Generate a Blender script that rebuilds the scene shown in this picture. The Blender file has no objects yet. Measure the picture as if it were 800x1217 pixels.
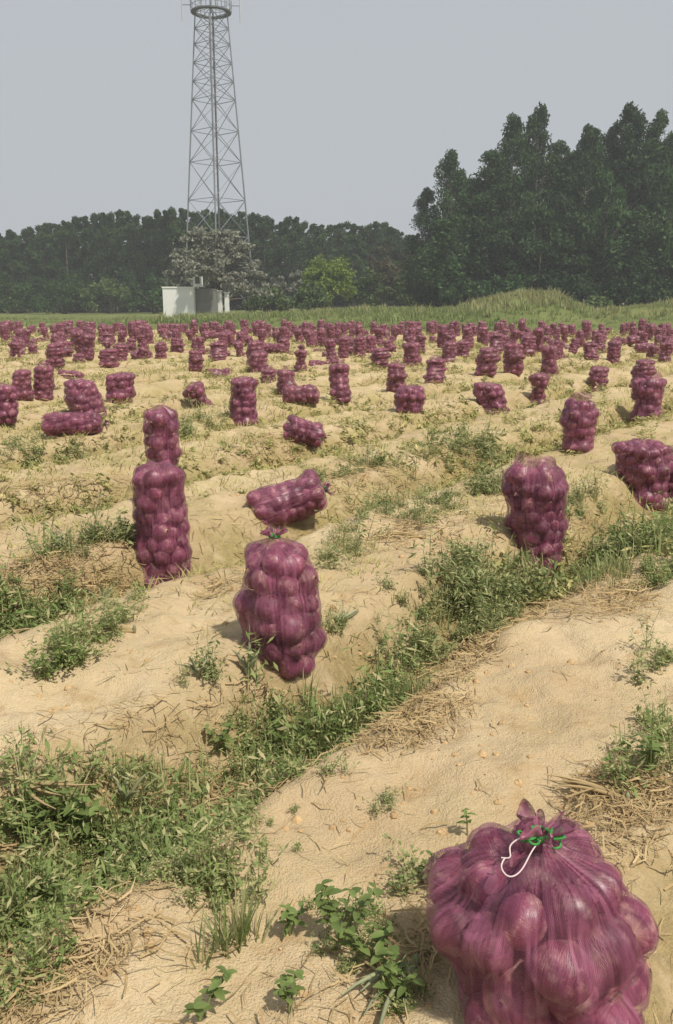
import bpy, math, random
import numpy as np
from mathutils import Vector, Matrix
S = bpy.context.scene
COL = S.collection
rng = np.random.default_rng(7)
rnd = random.Random(11)

# ------------------------------------------------------------------ camera
FP, HOR, W0, H0 = 1050.0, 358.0, 800.0, 1217.0
PITCH = math.atan((H0 / 2 - HOR) / FP)
CZ = 1.77
cam = bpy.data.cameras.new('camera')
camo = bpy.data.objects.new('camera', cam)
COL.objects.link(camo)
camo.location = (0, 0, CZ)
camo.rotation_euler = (math.pi / 2 - PITCH, 0, 0)
cam.sensor_fit = 'VERTICAL'
cam.sensor_height = 24
cam.lens = FP / H0 * 24
cam.clip_start = 0.05
cam.clip_end = 5000
S.camera = camo

# ------------------------------------------------------------------ world, sun
SUN_EL, SUN_AZ = math.radians(58), math.radians(136)      # azimuth from +Y towards +X
wd = bpy.data.worlds.new('World')
S.world = wd
wd.use_nodes = True
nt = wd.node_tree
nt.nodes.clear()
out = nt.nodes.new('ShaderNodeOutputWorld')
bg = nt.nodes.new('ShaderNodeBackground')
sky = nt.nodes.new('ShaderNodeTexSky')
sky.sky_type = 'NISHITA'
sky.sun_disc = False
sky.sun_elevation = SUN_EL
sky.sun_rotation = SUN_AZ
sky.air_density = 1.0
sky.dust_density = 4.0
mixw = nt.nodes.new('ShaderNodeMix')
mixw.data_type = 'RGBA'
mixw.inputs['Factor'].default_value = 0.90
mixw.inputs[7].default_value = (5.15, 5.45, 5.80, 1)        # even grey overcast veil
nt.links.new(sky.outputs[0], mixw.inputs[6])
nt.links.new(mixw.outputs[2], bg.inputs['Color'])
bg.inputs['Strength'].default_value = 0.1
nt.links.new(bg.outputs[0], out.inputs['Surface'])
sl = bpy.data.lights.new('sun', 'SUN')
sl.energy = 4.7
sl.angle = math.radians(2.5)
sl.color = (1.0, 0.93, 0.81)
so = bpy.data.objects.new('sun', sl)
COL.objects.link(so)
so.rotation_euler = Vector((math.sin(SUN_AZ) * math.cos(SUN_EL), math.cos(SUN_AZ) * math.cos(SUN_EL),
                            math.sin(SUN_EL))).to_track_quat('Z', 'Y').to_euler()
S.view_settings.view_transform = 'Standard'
S.view_settings.look = 'None'
S.view_settings.exposure = 0.0
S.view_settings.gamma = 1.0
S.cycles.transparent_max_bounces = 16
S.cycles.max_bounces = 6

# ------------------------------------------------------------------ numeric helpers
def hsh(ix, iy, iz, seed):
    with np.errstate(over='ignore'):
        h = (ix.astype(np.uint32) * np.uint32(374761393) + iy.astype(np.uint32) * np.uint32(668265263)
             + iz.astype(np.uint32) * np.uint32(2147483647) + np.uint32(seed * 974711 + 12345))
        h = (h ^ (h >> np.uint32(13))) * np.uint32(1274126177)
        h = (h ^ (h >> np.uint32(16))) * np.uint32(2246822519)
        h = h ^ (h >> np.uint32(15))
    return h.astype(np.float64) / 4294967295.0

def vn(x, y, seed=0):
    x = np.asarray(x, float); y = np.asarray(y, float)
    ix = np.floor(x).astype(np.int64); iy = np.floor(y).astype(np.int64)
    fx = x - ix; fy = y - iy
    fx = fx * fx * (3 - 2 * fx); fy = fy * fy * (3 - 2 * fy)
    z = np.zeros_like(ix)
    a = hsh(ix, iy, z, seed); b = hsh(ix + 1, iy, z, seed)
    c = hsh(ix, iy + 1, z, seed); d = hsh(ix + 1, iy + 1, z, seed)
    return (a * (1 - fx) + b * fx) * (1 - fy) + (c * (1 - fx) + d * fx) * fy

def fbm(x, y, seed=0, o=4):
    t = 0; a = 0.5
    for i in range(o):
        t = t + a * (vn(x, y, seed + i * 17) - 0.5)
        x = x * 2.03 + 3.7; y = y * 2.03 - 1.9; a *= 0.5
    return t

def sst(a, b, x):
    t = np.clip((x - a) / (b - a), 0, 1)
    return t * t * (3 - 2 * t)

NX, NY = 0.811, -0.585          # across the beds
PER, OFF = 1.85, 0.10
def furrow_w(x, y):
    u = NX * x + NY * y + 0.22 * fbm(x * 0.5, y * 0.5, 5, 2)
    ph = (u + OFF) / PER
    return np.abs((ph + 0.5) % 1.0 - 0.5) * PER

def edge_y(x):                  # where the field ends and the grass bank begins
    return 51.0 - 0.14 * np.clip(x, -40, 30)

def height(x, y):
    x = np.asarray(x, float); y = np.asarray(y, float)
    w = furrow_w(x, y)
    far = 1 - sst(38, 50, y)
    z = 0.30 * sst(0.10, 0.46, w + 0.10 * fbm(x * 2.2, y * 2.2, 9, 3)) * (0.35 + 0.65 * far)
    z = z + 0.10 * fbm(x * 1.3, y * 1.3, 21, 3) * far
    z = z + 0.085 * fbm(x * 4.2, y * 4.2, 33, 4) * far
    z = z - 0.03 * sst(0.55, 0.8, vn(x * 3.1, y * 3.1, 37)) * far
    c = vn(x * 15, y * 15, 41)
    z = z + 0.016 * sst(0.50, 0.95, c) * sst(0.3, 0.6, vn(x * 2.5, y * 2.5, 43))
    z = z + 0.030 * fbm(x * 19, y * 19, 55, 3)
    return z

def bank(x, y):                 # grassy bank behind the field
    pts_x = np.array([-140, -60, -22, -14, -3, 4, 11, 14.5, 17.5, 21, 24.5, 28, 33, 60, 140.])
    pts_z = np.array([0.1, 0.15, 0.15, 0.3, 0.75, 1.0, 1.0, 1.75, 2.15, 1.75, 0.9, 1.25, 1.35, 1.4, 1.4])
    xs = x * 85.0 / np.maximum(y, 30)
    top = np.interp(xs, pts_x, pts_z)
    t = sst(0, 16, y - edge_y(x))
    return -0.12 + 0.2 * sst(0, 2, y - edge_y(x)) + top * t + 0.25 * fbm(x * 0.3, y * 0.3, 71, 3) * sst(1, 6, y - edge_y(x))

def ray(px, py):
    dx = (px - W0 / 2) / FP; dy = -(py - H0 / 2) / FP
    return np.array([dx, math.cos(PITCH) + dy * math.sin(PITCH), -math.sin(PITCH) + dy * math.cos(PITCH)])

def ground_at(px, py):          # the point of the field seen there in the photograph
    d = ray(px, py); z = 0.08
    for _ in range(12):
        t = (z - CZ) / d[2]
        p = d * t
        z = 0.5 * z + 0.5 * float(height(p[0], p[1]))
    t = (z - CZ) / d[2]
    p = d * t
    return float(p[0]), float(p[1]), float(height(p[0], p[1]))

def at_depth(px, py, Y):
    d = ray(px, py); t = Y / d[1]
    return float(d[0] * t), float(Y), float(CZ + d[2] * t)

# ------------------------------------------------------------------ mesh and object helpers
def mesh_np(name, v, f, mats=(), smooth=False, midx=None, uv=None):
    v = np.ascontiguousarray(v, np.float32); f = np.ascontiguousarray(f, np.int32)
    n = f.shape[1]
    m = bpy.data.meshes.new(name)
    m.vertices.add(len(v)); m.vertices.foreach_set('co', v.ravel())
    m.loops.add(f.size); m.loops.foreach_set('vertex_index', f.ravel())
    m.polygons.add(len(f))
    m.polygons.foreach_set('loop_start', np.arange(0, f.size, n, dtype=np.int32))
    m.polygons.foreach_set('loop_total', np.full(len(f), n, np.int32))
    if midx is not None: m.polygons.foreach_set('material_index', np.ascontiguousarray(midx, np.int32))
    m.polygons.foreach_set('use_smooth', np.full(len(f), smooth, bool))
    m.update(calc_edges=True)
    if uv is not None:
        l = m.uv_layers.new(name='UVMap')
        l.data.foreach_set('uv', np.ascontiguousarray(uv[f.ravel()], np.float32).ravel())
    for a in mats: m.materials.append(a)
    m.validate()
    return m

def link(name, data, parent=None, loc=None, rot=None, scale=None):
    o = bpy.data.objects.new(name, data)
    COL.objects.link(o)
    if parent is not None: o.parent = parent
    if loc is not None: o.location = loc
    if rot is not None: o.rotation_euler = rot
    if scale is not None: o.scale = scale
    return o

def thing(name, label, cat, loc=(0, 0, 0), rot=(0, 0, 0), group=None, data=None, scale=None):
    o = link(name, data, None, loc, rot, scale)
    o['label'] = label; o['category'] = cat
    if group: o['group'] = group
    return o

def copy_thing(src, label, loc, rot=(0, 0, 0), scale=(1, 1, 1)):
    r = src.copy(); COL.objects.link(r)
    r.location = loc; r.rotation_euler = rot; r.scale = scale; r['label'] = label
    for ch in src.children:
        c = ch.copy(); COL.objects.link(c); c.parent = r
        for g in ch.children:
            d = g.copy(); COL.objects.link(d); d.parent = c
    return r

class Geo:                      # a pile of triangles and quads kept as quads (triangles repeat a corner apart)
    def __init__(s): s.v = []; s.f = []; s.n = 0; s.m = []
    def add(s, v, f, m=0):
        v = np.asarray(v, float); f = np.asarray(f, int)
        s.v.append(v); s.f.append(f + s.n); s.n += len(v); s.m.append(np.full(len(f), m))
    def out(s): return np.concatenate(s.v), np.concatenate(s.f), np.concatenate(s.m)
    def mesh(s, name, mats, smooth=False):
        v, f, m = s.out()
        return mesh_np(name, v, f, mats, smooth, m)

def box_vf(cx, cy, cz, sx, sy, sz):
    v = np.array([[x, y, z] for z in (-.5, .5) for y in (-.5, .5) for x in (-.5, .5)]) * [sx, sy, sz] + [cx, cy, cz]
    f = [[0, 2, 3, 1], [4, 5, 7, 6], [0, 1, 5, 4], [2, 6, 7, 3], [0, 4, 6, 2], [1, 3, 7, 5]]
    return v, np.array(f)

def tube_vf(pts, rads, n=6, cap=True):
    pts = np.asarray(pts, float); k = len(pts)
    rads = np.broadcast_to(np.asarray(rads, float), (k,))
    t = np.gradient(pts, axis=0) if k > 2 else np.repeat((pts[1:] - pts[:1]), k, axis=0)
    t = t / (np.linalg.norm(t, axis=1, keepdims=True) + 1e-9)
    ref = np.array([0.31, 0.22, 0.92]) if abs(t[:, 2]).mean() < 0.8 else np.array([0.93, 0.3, 0.1])
    a = np.cross(t, ref); a /= np.linalg.norm(a, axis=1, keepdims=True) + 1e-9
    b = np.cross(t, a)
    th = np.linspace(0, 2 * np.pi, n, endpoint=False)
    v = pts[:, None] + rads[:, None, None] * (np.cos(th)[None, :, None] * a[:, None] + np.sin(th)[None, :, None] * b[:, None])
    v = v.reshape(-1, 3)
    i = np.arange(k - 1)[:, None] * n; j = np.arange(n)[None]; j2 = (j + 1) % n
    f = np.stack([i + j, i + j2, i + n + j2, i + n + j], -1).reshape(-1, 4)
    return v, f

def rotz(v, a):
    c, s = np.cos(a), np.sin(a)
    return np.stack([v[..., 0] * c - v[..., 1] * s, v[..., 0] * s + v[..., 1] * c, v[..., 2]], -1)

def scatter(protos, pos, yaw, sc, zs=None):
    """joined copies of small vertex piles (all quads)"""
    V, F, n = [], [], 0
    which = rng.integers(0, len(protos), len(pos))
    for k, (pv, pf) in enumerate(protos):
        sel = np.where(which == k)[0]
        if not len(sel): continue
        v = pv[None] * sc[sel][:, None, None]
        if zs is not None: v = v * np.stack([np.ones(len(sel)), np.ones(len(sel)), zs[sel]], -1)[:, None]
        c, s = np.cos(yaw[sel])[:, None], np.sin(yaw[sel])[:, None]
        v = np.stack([v[..., 0] * c - v[..., 1] * s, v[..., 0] * s + v[..., 1] * c, v[..., 2]], -1) + pos[sel][:, None]
        f = pf[None] + (np.arange(len(sel)) * len(pv))[:, None, None] + n
        V.append(v.reshape(-1, 3)); F.append(f.reshape(-1, pf.shape[1])); n += len(sel) * len(pv)
    return np.concatenate(V), np.concatenate(F)

# ------------------------------------------------------------------ materials
class NT:
    def __init__(s, name):
        s.m = bpy.data.materials.new(name); s.m.use_nodes = True
        s.t = s.m.node_tree; s.b = s.t.nodes['Principled BSDF']; s.o = s.t.nodes['Material Output']
    def n(s, k, **kw):
        x = s.t.nodes.new('ShaderNode' + k)
        for a, b in kw.items(): setattr(x, a, b)
        return x
    def l(s, a, b): s.t.links.new(a, b)
    def noise(s, scale, detail=4, co=None, rough=0.55):
        x = s.n('TexNoise'); x.inputs['Scale'].default_value = scale
        x.inputs['Detail'].default_value = detail; x.inputs['Roughness'].default_value = rough
        if co is not None: s.l(co, x.inputs['Vector'])
        return x.outputs['Fac']
    def rng(s, v, a, b, c=0.0, d=1.0):
        x = s.n('MapRange'); x.inputs[1].default_value = a; x.inputs[2].default_value = b
        x.inputs[3].default_value = c; x.inputs[4].default_value = d
        s.l(v, x.inputs[0]); return x.outputs[0]
    def mix(s, f, a, b, bt='MIX'):
        x = s.n('Mix', data_type='RGBA', blend_type=bt)
        for inp, val in ((x.inputs['Factor'], f), (x.inputs[6], a), (x.inputs[7], b)):
            if hasattr(val, 'links'): s.l(val, inp)
            elif isinstance(val, tuple): inp.default_value = val + (1,) if len(val) == 3 else val
            else: inp.default_value = val
        return x.outputs[2]
    def math(s, op, a, b=0.0):
        x = s.n('Math', operation=op)
        for i, val in enumerate((a, b)):
            if hasattr(val, 'links'): s.l(val, x.inputs[i])
            else: x.inputs[i].default_value = val
        return x.outputs[0]
    def bump(s, h, strength, dist):
        x = s.n('Bump'); x.inputs['Strength'].default_value = strength; x.inputs['Distance'].default_value = dist
        s.l(h, x.inputs['Height']); s.l(x.outputs[0], s.b.inputs['Normal'])
    def rough(s, r, spec=0.5):
        s.b.inputs['Roughness'].default_value = r
        s.b.inputs['Specular IOR Level'].default_value = spec

def leafmat(name, c1, c2, c3=None, scale=3.0, rough=0.6, spec=0.25, trans=0.25, objrand=0.25):
    m = NT(name)
    co = m.n('TexCoord').outputs['Object']
    geo = m.n('NewGeometry')
    f = m.noise(scale, 3, co)
    col = m.mix(m.rng(f, 0.32, 0.68), c1, c2)
    rp = geo.outputs['Random Per Island']
    if c3: col = m.mix(m.rng(rp, 0.55, 1.0), col, c3)
    hs = m.n('HueSaturation')
    oi = m.n('ObjectInfo')
    v = m.math('MULTIPLY', m.rng(rp, 0, 1, 0.7, 1.35), m.rng(oi.outputs['Random'], 0, 1, 1 - objrand, 1 + objrand))
    m.l(v, hs.inputs['Value']); m.l(col, hs.inputs['Color'])
    m.l(hs.outputs[0], m.b.inputs['Base Color'])
    m.rough(rough, spec)
    if trans:
        tr = m.n('BsdfTranslucent'); m.l(hs.outputs[0], tr.inputs['Color'])
        ms = m.n('MixShader'); ms.inputs[0].default_value = trans * 1.2
        m.l(m.b.outputs[0], ms.inputs[1]); m.l(tr.outputs[0], ms.inputs[2]); m.l(ms.outputs[0], m.o.inputs['Surface'])
    return m.m

def plain(name, c, rough=0.6, spec=0.4, nz=0.12, scale=8.0, metal=0.0):
    m = NT(name)
    co = m.n('TexCoord').outputs['Object']
    f = m.noise(scale, 4, co)
    a = tuple(x * (1 - nz) for x in c); b = tuple(min(1, x * (1 + nz)) for x in c)
    m.l(m.mix(m.rng(f, 0.3, 0.7), a, b), m.b.inputs['Base Color'])
    m.rough(rough, spec); m.b.inputs['Metallic'].default_value = metal
    return m.m

def ground_mat():
    m = NT('dry_sandy_soil')
    co = m.n('TexCoord').outputs['Object']
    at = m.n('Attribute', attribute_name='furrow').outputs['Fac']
    n1 = m.noise(0.9, 5, co); n2 = m.noise(6.0, 6, co, 0.65); n3 = m.noise(45, 4, co, 0.7)
    col = m.mix(m.rng(n1, 0.35, 0.66), (0.48, 0.360, 0.215), (0.60, 0.475, 0.300))
    col = m.mix(m.rng(n2, 0.54, 0.76), col, (0.42, 0.285, 0.145))
    col = m.mix(m.rng(n3, 0.55, 0.80, 0, 0.45), col, (0.33, 0.225, 0.115))
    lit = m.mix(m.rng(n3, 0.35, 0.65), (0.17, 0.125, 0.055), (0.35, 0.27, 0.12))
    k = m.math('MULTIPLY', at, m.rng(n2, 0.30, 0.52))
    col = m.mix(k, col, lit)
    # a thin film of dried grass and old leaves lying in patches
    n4 = m.noise(2.3, 6, co, 0.7)
    al = m.n('Attribute', attribute_name='litter').outputs['Fac']
    k2 = m.math('MULTIPLY', m.math('MULTIPLY', m.rng(n4, 0.42, 0.60, 0, 1.0), al), m.rng(m.noise(70, 2, co), 0.40, 0.6))
    col = m.mix(k2, col, (0.36, 0.315, 0.115))
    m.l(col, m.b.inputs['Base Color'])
    m.rough(0.95, 0.15)
    h = m.math('ADD', m.math('MULTIPLY', m.noise(11, 7, co, 0.6), 0.9), m.math('MULTIPLY', m.noise(150, 3, co), 0.3))
    m.bump(h, 0.85, 0.04)
    return m.m

def onion_mat(joined=False):
    m = NT('red_onion_skin')
    tc = m.n('TexCoord'); co = tc.outputs['Object']
    sp = m.n('SeparateXYZ'); m.l(co, sp.inputs[0])
    ang = m.math('ARCTAN2', sp.outputs[1], sp.outputs[0])
    oi = m.n('ObjectInfo').outputs['Random']
    geo = m.n('NewGeometry').outputs['Random Per Island']
    r2 = m.math('FRACT', m.math('ADD', oi, geo))
    cmb = m.n('CombineXYZ'); m.l(m.math('MULTIPLY', ang, 9.0), cmb.inputs[0]); m.l(m.math('MULTIPLY', sp.outputs[2], 6.0), cmb.inputs[1]); m.l(m.math('MULTIPLY', r2, 31.0), cmb.inputs[2])
    st = m.noise(1.6, 3, cmb.outputs[0])
    col = m.mix(m.rng(st, 0.35, 0.7), (0.115, 0.016, 0.036), (0.31, 0.075, 0.115))
    col = m.mix(m.rng(r2, 0.3, 1.0, 0, 0.6), col, (0.19, 0.026, 0.080))
    off = m.n('VectorMath', operation='ADD'); m.l(co, off.inputs[0])
    c3 = m.n('CombineXYZ'); m.l(m.math('MULTIPLY', r2, 17.0), c3.inputs[0]); m.l(c3.outputs[0], off.inputs[1])
    dry = m.noise(22.0, 6, off.outputs[0], 0.7)
    col = m.mix(m.rng(dry, 0.50, 0.66, 0, 0.9), col, (0.58, 0.34, 0.30))
    if not joined: col = m.mix(m.rng(sp.outputs[2], 0.043, 0.056), col, (0.36, 0.20, 0.15))
    hv = m.n('HueSaturation'); m.l(m.rng(r2, 0, 1, 0.55, 1.45), hv.inputs['Value']); m.l(col, hv.inputs['Color'])
    m.l(hv.outputs[0], m.b.inputs['Base Color'])
    m.rough(0.38, 0.55)
    m.bump(m.math('ADD', st, m.math('MULTIPLY', dry, 1.5)), 0.5, 0.006)
    return m.m

def net_mat(name, real, bunched=False, nu=190.0, nv=165.0, wd_=0.29):
    m = NT(name)
    uvn = m.n('TexCoord').outputs['UV']
    sp = m.n('SeparateXYZ'); m.l(uvn, sp.inputs[0])
    co = m.n('TexCoord').outputs['Object']
    wob = m.noise(40, 2, co)
    if real:
        u = m.math('ADD', m.math('MULTIPLY', sp.outputs[0], nu), m.math('MULTIPLY', wob, 1.2)); v = m.math('MULTIPLY', sp.outputs[1], nv)
        a = m.math('LESS_THAN', m.math('FRACT', m.math('ADD', u, v)), wd_)
        b = m.math('LESS_THAN', m.math('FRACT', m.math('SUBTRACT', u, v)), wd_)
        fac = m.math('MAXIMUM', a, b)
        fac = m.math('MAXIMUM', fac, m.math('GREATER_THAN', m.noise(9, 3, co), 0.66))
        cs = m.n('CombineXYZ'); m.l(m.math('MULTIPLY', sp.outputs[0], 26.0), cs.inputs[0]); m.l(m.math('MULTIPLY', sp.outputs[1], 3.2), cs.inputs[1])
        streak = m.rng(m.noise(1.6, 4, cs.outputs[0], 0.65), 0.44, 0.74, 0.0, 0.80)
        fac = m.math('ADD', m.math('MULTIPLY', fac, 0.55), streak)
        fac = m.math('MINIMUM', fac, 0.92)
    else:
        fac = m.rng(wob, 0.3, 0.7, 0.30, 0.58)
    if bunched: fac = m.rng(m.noise(60, 3, co), 0.35, 0.6, 0.55, 0.95)
    f2 = m.noise(13, 3, co)
    m.l(m.mix(m.rng(f2, 0.35, 0.65), ((0.13, 0.028, 0.064) if real or bunched else (0.15, 0.042, 0.068)), ((0.33, 0.105, 0.175) if real or bunched else (0.32, 0.115, 0.155))), m.b.inputs['Base Color'])
    m.rough(0.40, 0.6)
    m.b.inputs['Sheen Weight'].default_value = 0.12
    m.b.inputs['Sheen Tint'].default_value = (0.9, 0.5, 0.75, 1)
    tr = m.n('BsdfTransparent')
    ms = m.n('MixShader'); m.l(fac, ms.inputs[0]); m.l(tr.outputs[0], ms.inputs[1]); m.l(m.b.outputs[0], ms.inputs[2])
    m.l(ms.outputs[0], m.o.inputs['Surface'])
    return m.m

M = dict(
    ground=ground_mat(), onion=onion_mat(), onionj=onion_mat(True), net=net_mat('purple_net', True), netfar=net_mat('purple_net_far', False), netc=net_mat('purple_net_coarse', True, False, 150.0, 132.0, 0.25), netb=net_mat('purple_net_bunched', False, True),
    weed=leafmat('weed_green', (0.18, 0.265, 0.07), (0.29, 0.36, 0.125), (0.46, 0.40, 0.22), 4.0),
    weedpale=leafmat('weed_pale', (0.22, 0.285, 0.095), (0.31, 0.35, 0.14), (0.44, 0.40, 0.21), 4.0),
    weedfar=leafmat('weed_far', (0.20, 0.235, 0.07), (0.32, 0.31, 0.11), (0.45, 0.38, 0.18), 0.5),
    broad=leafmat('broad_leaf', (0.11, 0.17, 0.045), (0.19, 0.25, 0.08), (0.27, 0.27, 0.10), 9.0, 0.5, 0.35, 0.3),
    stem=plain('weed_stem', (0.17, 0.19, 0.07)),
    straw=leafmat('straw', (0.30, 0.215, 0.10), (0.47, 0.36, 0.20), (0.25, 0.175, 0.09), 3.0, 0.8, 0.15, 0.1),
    oleaf=leafmat('onion_leaf', (0.22, 0.26, 0.15), (0.40, 0.37, 0.22), None, 9.0, 0.5, 0.3, 0.2),
    clod=plain('soil_clod', (0.45, 0.315, 0.17), 0.95, 0.1, 0.25, 30),
    string=plain('white_string', (0.62, 0.50, 0.50), 0.7), tie=plain('green_twine', (0.05, 0.26, 0.06), 0.7, 0.2, 0.35, 90),
    euca=leafmat('eucalyptus_leaf', (0.032, 0.070, 0.024), (0.054, 0.102, 0.036), (0.072, 0.118, 0.046), 0.35, 0.8, 0.1, 0.15),
    wood=leafmat('wood_leaf', (0.036, 0.074, 0.024), (0.060, 0.104, 0.034), None, 0.3, 0.85, 0.1, 0.15),
    shrub=leafmat('shrub_leaf', (0.060, 0.10, 0.030), (0.10, 0.14, 0.045), None, 0.5, 0.6, 0.2, 0.15),
    brownsh=leafmat('brown_shrub_leaf', (0.105, 0.092, 0.045), (0.125, 0.118, 0.055), None, 0.5, 0.6, 0.2, 0.15),
    lime=leafmat('lime_leaf', (0.19, 0.27, 0.045), (0.25, 0.33, 0.06), None, 0.6, 0.6, 0.2, 0.2),
    silver=leafmat('silver_leaf', (0.19, 0.20, 0.15), (0.31, 0.305, 0.25), (0.11, 0.125, 0.085), 0.8, 0.6, 0.2, 0.15),
    bark=plain('bark', (0.13, 0.11, 0.085), 0.9, 0.1, 0.3, 2), barkp=plain('pale_bark', (0.27, 0.25, 0.21), 0.9, 0.1, 0.3, 2),
    grass=leafmat('bank_grass', (0.15, 0.215, 0.065), (0.225, 0.28, 0.10), (0.30, 0.32, 0.14), 0.12, 0.7, 0.2, 0.2),
    drygrass=leafmat('dry_grass', (0.30, 0.30, 0.13), (0.40, 0.37, 0.19), (0.21, 0.25, 0.09), 0.2, 0.7, 0.2, 0.2),
    oldgrass=leafmat('old_field_grass', (0.27, 0.25, 0.09), (0.40, 0.34, 0.15), (0.20, 0.23, 0.07), 0.6, 0.7, 0.2, 0.2),
    steel=plain('galvanised_steel', (0.22, 0.235, 0.25), 0.55, 0.4, 0.15, 1.0, 0.2),
    darksteel=plain('dark_steel', (0.10, 0.105, 0.11), 0.6),
    white=plain('white_plaster', (0.80, 0.80, 0.77), 0.85, 0.2, 0.05, 1.2), grey=plain('grey_render', (0.20, 0.20, 0.18), 0.9, 0.2, 0.15, 1.0),  # second one: tree shade on the hut's right side, painted in as grey
    antenna=plain('antenna_grey', (0.48, 0.50, 0.51), 0.5),
)
def bankmat():
    m = NT('bank_turf'); co = m.n('TexCoord').outputs['Object']
    col = m.mix(m.rng(m.noise(0.18, 5, co), 0.38, 0.62), (0.10, 0.15, 0.04), (0.17, 0.195, 0.07))
    m.l(m.mix(m.rng(m.noise(3, 5, co), 0.4, 0.7), col, (0.14, 0.125, 0.05)), m.b.inputs['Base Color']); m.rough(0.95, 0.1)
    return m.m
M['bank'] = bankmat()

# ------------------------------------------------------------------ ground sheet
def axis(lo, hi, step, g, L0, L1):
    a = list(np.arange(lo, hi, step)); s = step; x = a[-1]
    while x < L1: s *= g; x += s; a.append(x)
    s = step; x = lo; pre = []
    while x > L0: s *= g; x -= s; pre.append(x)
    return np.array(pre[::-1] + a)
xs = axis(-2.6, 3.0, 0.034, 1.025, -600, 600)
ys = np.concatenate([np.linspace(-12, 0.6, 30)[:-1], axis(0.6, 6.4, 0.034, 1.018, 0.6, 900)])
X, Y = np.meshgrid(xs, ys)
Z = height(X, Y)
nx, ny = len(xs), len(ys)
i = (np.arange(ny - 1)[:, None] * nx + np.arange(nx - 1)[None])
F = np.stack([i, i + 1, i + nx + 1, i + nx], -1).reshape(-1, 4)
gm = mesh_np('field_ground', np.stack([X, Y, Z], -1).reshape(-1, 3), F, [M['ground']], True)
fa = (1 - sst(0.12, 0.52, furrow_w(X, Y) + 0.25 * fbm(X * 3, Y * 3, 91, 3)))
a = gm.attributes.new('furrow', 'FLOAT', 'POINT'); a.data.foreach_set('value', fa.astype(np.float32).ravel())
la = np.clip(0.22 + 0.75 * sst(3.5, 9, Y) * (0.5 + 0.9 * vn(X * .5, Y * .5, 777)), 0, 1)
a = gm.attributes.new('litter', 'FLOAT', 'POINT'); a.data.foreach_set('value', la.astype(np.float32).ravel())
g = link('field_ground', gm); g['kind'] = 'structure'

bx = np.concatenate([np.linspace(-600, -90, 18)[:-1], np.linspace(-90, 90, 190), np.linspace(90, 600, 18)[1:]])
bt = np.concatenate([np.linspace(-1.5, 40, 84), np.linspace(40, 800, 30)[1:]])
BX, BT = np.meshgrid(bx, bt); BY = BT + edge_y(BX)
i = (np.arange(len(bt) - 1)[:, None] * len(bx) + np.arange(len(bx) - 1)[None])
F = np.stack([i, i + 1, i + len(bx) + 1, i + len(bx)], -1).reshape(-1, 4)
o = link('grass_bank', mesh_np('grass_bank', np.stack([BX, BY, bank(BX, BY)], -1).reshape(-1, 3), F, [M['bank']], True))
o['kind'] = 'structure'

# ------------------------------------------------------------------ trees and shrubs
def leaf_quads(c, size, droop=0.3, asp=0.42, r=rng, up=0.0):
    n = len(c)
    d = r.normal(size=(n, 3)); d[:, 2] -= droop
    if up: d[:, 2] *= .5
    d /= np.linalg.norm(d, axis=1, keepdims=True)
    e = np.cross(d, r.normal(size=(n, 3)) * (1 - .5 * (up > 0)) + [0, 0, up]); e /= np.linalg.norm(e, axis=1, keepdims=True) + 1e-9
    s = (size * r.uniform(0.6, 1.4, n))[:, None]
    v = np.stack([c - d * s * .5, c + e * s * asp * .5, c + d * s * .5, c - e * s * asp * .5], 1)
    return v.reshape(-1, 3), np.arange(n * 4).reshape(-1, 4)

def clump_crown(cl, rad, per, size, flat=0.75, droop=0.3, r=rng, asp=0.42):
    cl = np.asarray(cl); n = len(cl)
    p = r.normal(size=(n, per, 3)); p /= np.linalg.norm(p, axis=2, keepdims=True)
    p *= (r.uniform(0, 1, (n, per, 1)) ** 0.45) * np.asarray(rad).reshape(n, 1, 1)
    p[..., 2] *= flat
    return leaf_quads((cl[:, None] + p).reshape(-1, 3), size, droop, asp, r)

def tall_tree(h, wid, ncl, per, size, base=0.12, seed=0, power=0.7, limb=True):
    """returns trunk pile and crown pile of a slender irregular tree"""
    r = np.random.default_rng(seed)
    T = Geo()
    bend = r.normal(size=2) * 0.012 * h
    zz = np.linspace(-0.3, h * 0.93, 8); t = np.clip(zz / h, 0, 1)
    pts = np.stack([bend[0] * np.sin(t * 3), bend[1] * np.sin(t * 2.4), zz], -1)
    T.add(*tube_vf(pts, 0.013 * h * (1 - t * 0.88), 7))
    cl = []; rad = []
    for k in range(ncl):
        u = base + (1 - base) * ((k + r.uniform(0, 1)) / ncl)
        env = wid * min(1.0, (1.03 - u) / 0.42) ** (power + .25) * min(1.0, (u - base + .12) / .2)
        a = r.uniform(0, 6.283); rr = env * r.uniform(0.25, 1.0)
        ax = np.array([np.interp(u * h, zz, pts[:, 0]), np.interp(u * h, zz, pts[:, 1]), u * h])
        c = ax + [rr * math.cos(a), rr * math.sin(a), 0]
        cl.append(c); rad.append(wid * r.uniform(0.28, 0.5) * (0.42 + 0.58 * env / wid))
        if limb and k % 2 == 0:
            s = ax - [0, 0, min(0.10 * h, 0.5 * u * h)]
            T.add(*tube_vf([s, (s + c) / 2 + [0, 0, -0.01 * h], c], [0.007 * h * (1.2 - u), 0.005 * h * (1.2 - u), 0.02], 5))
    cl.append([pts[-1, 0], pts[-1, 1], h * 0.965]); rad.append(wid * 0.17)
    return T, clump_crown(cl, rad, per, size, 0.95, 0.5, r)

def tree_proto(name, label, cat, group, T, crown, bark, leaf):
    r = thing(name, label, cat, group=group)
    link('trunk', T.mesh('trunk', [bark], True), r)
    link('crown', mesh_np('crown', crown[0], crown[1], [leaf]), r)
    return r

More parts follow.
